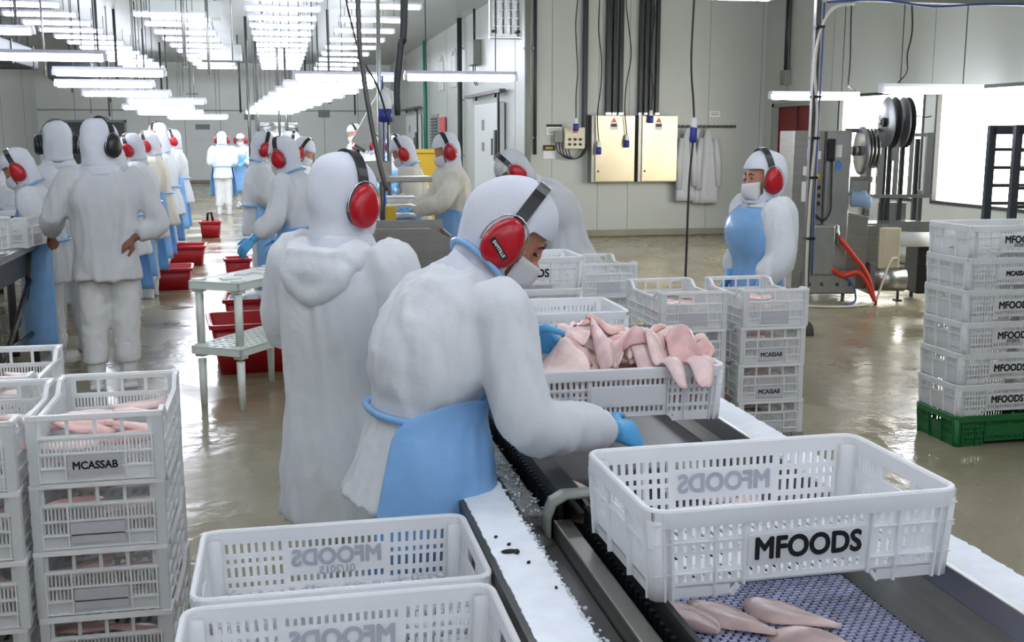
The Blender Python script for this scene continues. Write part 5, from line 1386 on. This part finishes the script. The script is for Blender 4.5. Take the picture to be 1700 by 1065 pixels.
for k, x in enumerate((1.14, 1.27, 1.42, 1.52)):
    m_ = 'reel_grey' if k % 2 == 0 else 'dark_grey'
    r = mp('reel_disc', MB().lathe([(.001,-.012),(.24,-.012),(.25,0),(.24,.012),(.001,.012)], (x+.05, -.05+.03*k, 1.78), 'x', 30), m_, True)
    if k == 0:
        mp('reel_hub', MB().lathe([(.001,-.05),(.045,-.05),(.045,.01),(.001,.01)], (x+.03, -.05, 1.78), 'x', 12), 'black', parent=r)
mp('reel_axle', MB().tube([(1.1, -.0, 1.78), (1.66, .02, 1.78)], .025, 10), 'steel', True)
mp('reel_bracket', MB().box(1.33, 1.40, -.02, .08, 1.4, 1.78), 'steel')
mp('loose_wire', MB().tube(smooth_path([(1.55, .02, 1.98), (1.66, .0, 1.86), (1.8, -.02, 1.83), (1.92, -.02, 1.84)], 5), .006, 6), 'cable_black', True)
# dark trolley rack at the frame edge
rk = thing('trolley_rack', 'dark slatted trolley rack behind the tall stack of white baskets', 'rack', (6.47, 8.32, 0), -YAW)
for x in (-.36, .36):
    for y in (-.25, .25): MB().box(x-.03, x+.03, y-.03, y+.03, .08, 1.74).build('post', 'slate', rk)
for y in (-.25, .25): MB().box(-.36, .36, y-.03, y+.03, 1.66, 1.74).build('top_rail', 'slate', rk)
for i in range(9):
    MB().box(-.34, .34, -.27, -.23, .25+i*.158, .28+i*.158).box(-.34, .34, .23, .27, .25+i*.158, .28+i*.158).build('shelf_runner', 'slate', rk)
for x in (-.33, .33):
    for y in (-.22, .22): MB().lathe([(.001,-.02),(.05,-.02),(.05,.02),(.001,.02)], (x, y, .05), 'x', 12).build('wheel', 'black', rk)
MB().box(.0, .12, -.29, -.28, 1.56, 1.75).build('tag_card', 'paper', rk); MB().box(.02, .1, -.292, -.29, 1.60, 1.66).box(.02, .1, -.292, -.29, 1.69, 1.72).build('tag_print', 'dark_grey', rk)
# low table beside the machine
t = thing('side_bench', 'small white bench between the masked worker and the packing machine', 'bench', (6.34, 13.07, 0)); MB().box(-.35, .45, -.3, .3, .98, 1.04).build('bench_top', 'board_white', t, bevel=.01); MB().box(-.3, .4, -.25, .25, .7, .9).build('drawer_box', 'grey_plastic', t)
for a in (-.3, .4):
    for c in (-.25, .25): MB().box(a-.02, a+.02, c-.02, c+.02, 0, .98).build('leg', 'steel', t)
# ------------------------------------------------------------------ ducts, evaporators and pipes near the ceiling, far end
def evaporator(label, x, y, z, w, d, h):
    t = thing('evaporator', label, 'cooler', (x, y, z)); MB().box(-w/2, w/2, -d/2, d/2, 0, h).build('body', 'ceiling_paint', t, bevel=.02)
    for i in range(2): MB().lathe([(.1,-.004),(.12,-.004),(.12,.03),(.1,.03)], (-w/4+i*w/2, -d/2-.004, h/2), 'y', 18).build('fan_ring', 'ceiling_paint', t)
    for a in (-1, 1): MB().tube([(a*w*.4, 0, h), (a*w*.4, 0, CEIL-z)], .015, 6).build('hanger', 'dark_grey', t)
evaporator('white ceiling cooler above the second row of battens, nearest one', -1.6, 21.5, 3.78, 1.3, .6, .3)
evaporator('white ceiling cooler between the far battens of the second row', -1.35, 29.0, 3.5, 1.0, .6, .4)
evaporator('white cooler hung at the left over the first row', -5.5, 21, 3.3, 1.2, .8, .45)
evaporator('white cooler hung farther left over the tables', -6.4, 29.5, 3.3, 1.0, .8, .45)
for k, (x, y, w, z, h, lb) in enumerate(((-6.2, 17, 1.4, 3.0, .5, 'big dark grey duct at the left under the ceiling, nearest'), (-5.7, 24, 1.0, 3.1, .45, 'big dark grey duct at the left under the ceiling, middle'), (-4.9, 31, 1.0, 3.0, .4, 'dark grey duct at the left under the ceiling, farthest'))):
    t = thing('air_duct', lb, 'duct', (x, y, z)); MB().box(-w/2, w/2, -2.5, 2.5, 0, h).build('duct_body', 'slate', t, bevel=.03)
    for q in (-2, 0, 2): MB().box(-w/2-.02, w/2+.02, q-.03, q+.03, -.02, h+.02).build('flange', 'steel_dark', t)
    for q in (-1.5, 1.5): MB().tube([(0, q, h), (0, q, CEIL-z)], .02, 6).build('hanger', 'dark_grey', t)
R = random.Random(21)
for k in range(26):
    x, y = R.choice((-5, -3.2, -2.6, -.9, .9, 1.2, 2.4)) + R.uniform(-.3, .3), R.uniform(14, 36)
    z0 = R.uniform(2.2, 2.8)
    tag(MB().tube([(x, y, z0), (x, y, CEIL)], R.choice((.012, .018, .03)), 6).build('drop_pipe', 'dark_grey' if k % 3 else 'steel', None, True), 'thin drop pipe coming down from the hall ceiling among the battens', 'pipe', 'drop pipes of the hall')
for k, (x, lb) in enumerate(((-.62, 'first'), (-.45, 'second'), (.02, 'third'), (.2, 'fourth'))):
    tag(MB().tube([(x, 24.5+k, .02), (x, 24.5+k, CEIL)], .03, 8).build('support_post', 'steel_dark', None, True), 'slim steel post from floor to ceiling in the far hall, %s along the middle table' % lb, 'post')
t = thing('far_machine', 'grey rounded machine in front of the far wall', 'machine', (.0, 30, 0)); MB().box(-.9, .9, -.5, .5, .2, 1.3).build('body', 'steel_brushed', t, bevel=.05); MB().lathe([(.05,-.5),(.5,-.5),(.5,.5),(.05,.5)], (0, 0, 1.5), 'x', 20).build('drum', 'steel', t, True)
for a in (-.8, .8): MB().box(a-.05, a+.05, -.4, .4, 0, .2).build('foot', 'steel_dark', t)
for x, y, z, w, h, lb in ((-2.6, FARY-.03, 1.5, .7, .9, 'white notice board on the far wall behind the workers'), (-2.9, FARY-.03, 3.0, .6, .16, 'small hanging sign high on the far wall'), (-1.0, FARY-.03, 2.2, .35, .2, 'dark small sign on the far wall'), (1.6, FARY-.03, 2.3, .4, .25, 'dark small sign on the far wall near the chute')):
    t = thing('wall_sign', lb, 'sign', (x, y, z)); MB().box(-w/2, w/2, -.01, .025, 0, h).build('plate', 'paper' if 'white' in lb or 'hang' in lb else 'grey_plastic', t); MB().box(-w*.35, w*.35, -.014, -.01, h*.4, h*.6).build('text_line', 'grey_plastic', t)
bpy.data.scenes.remove(TMP)
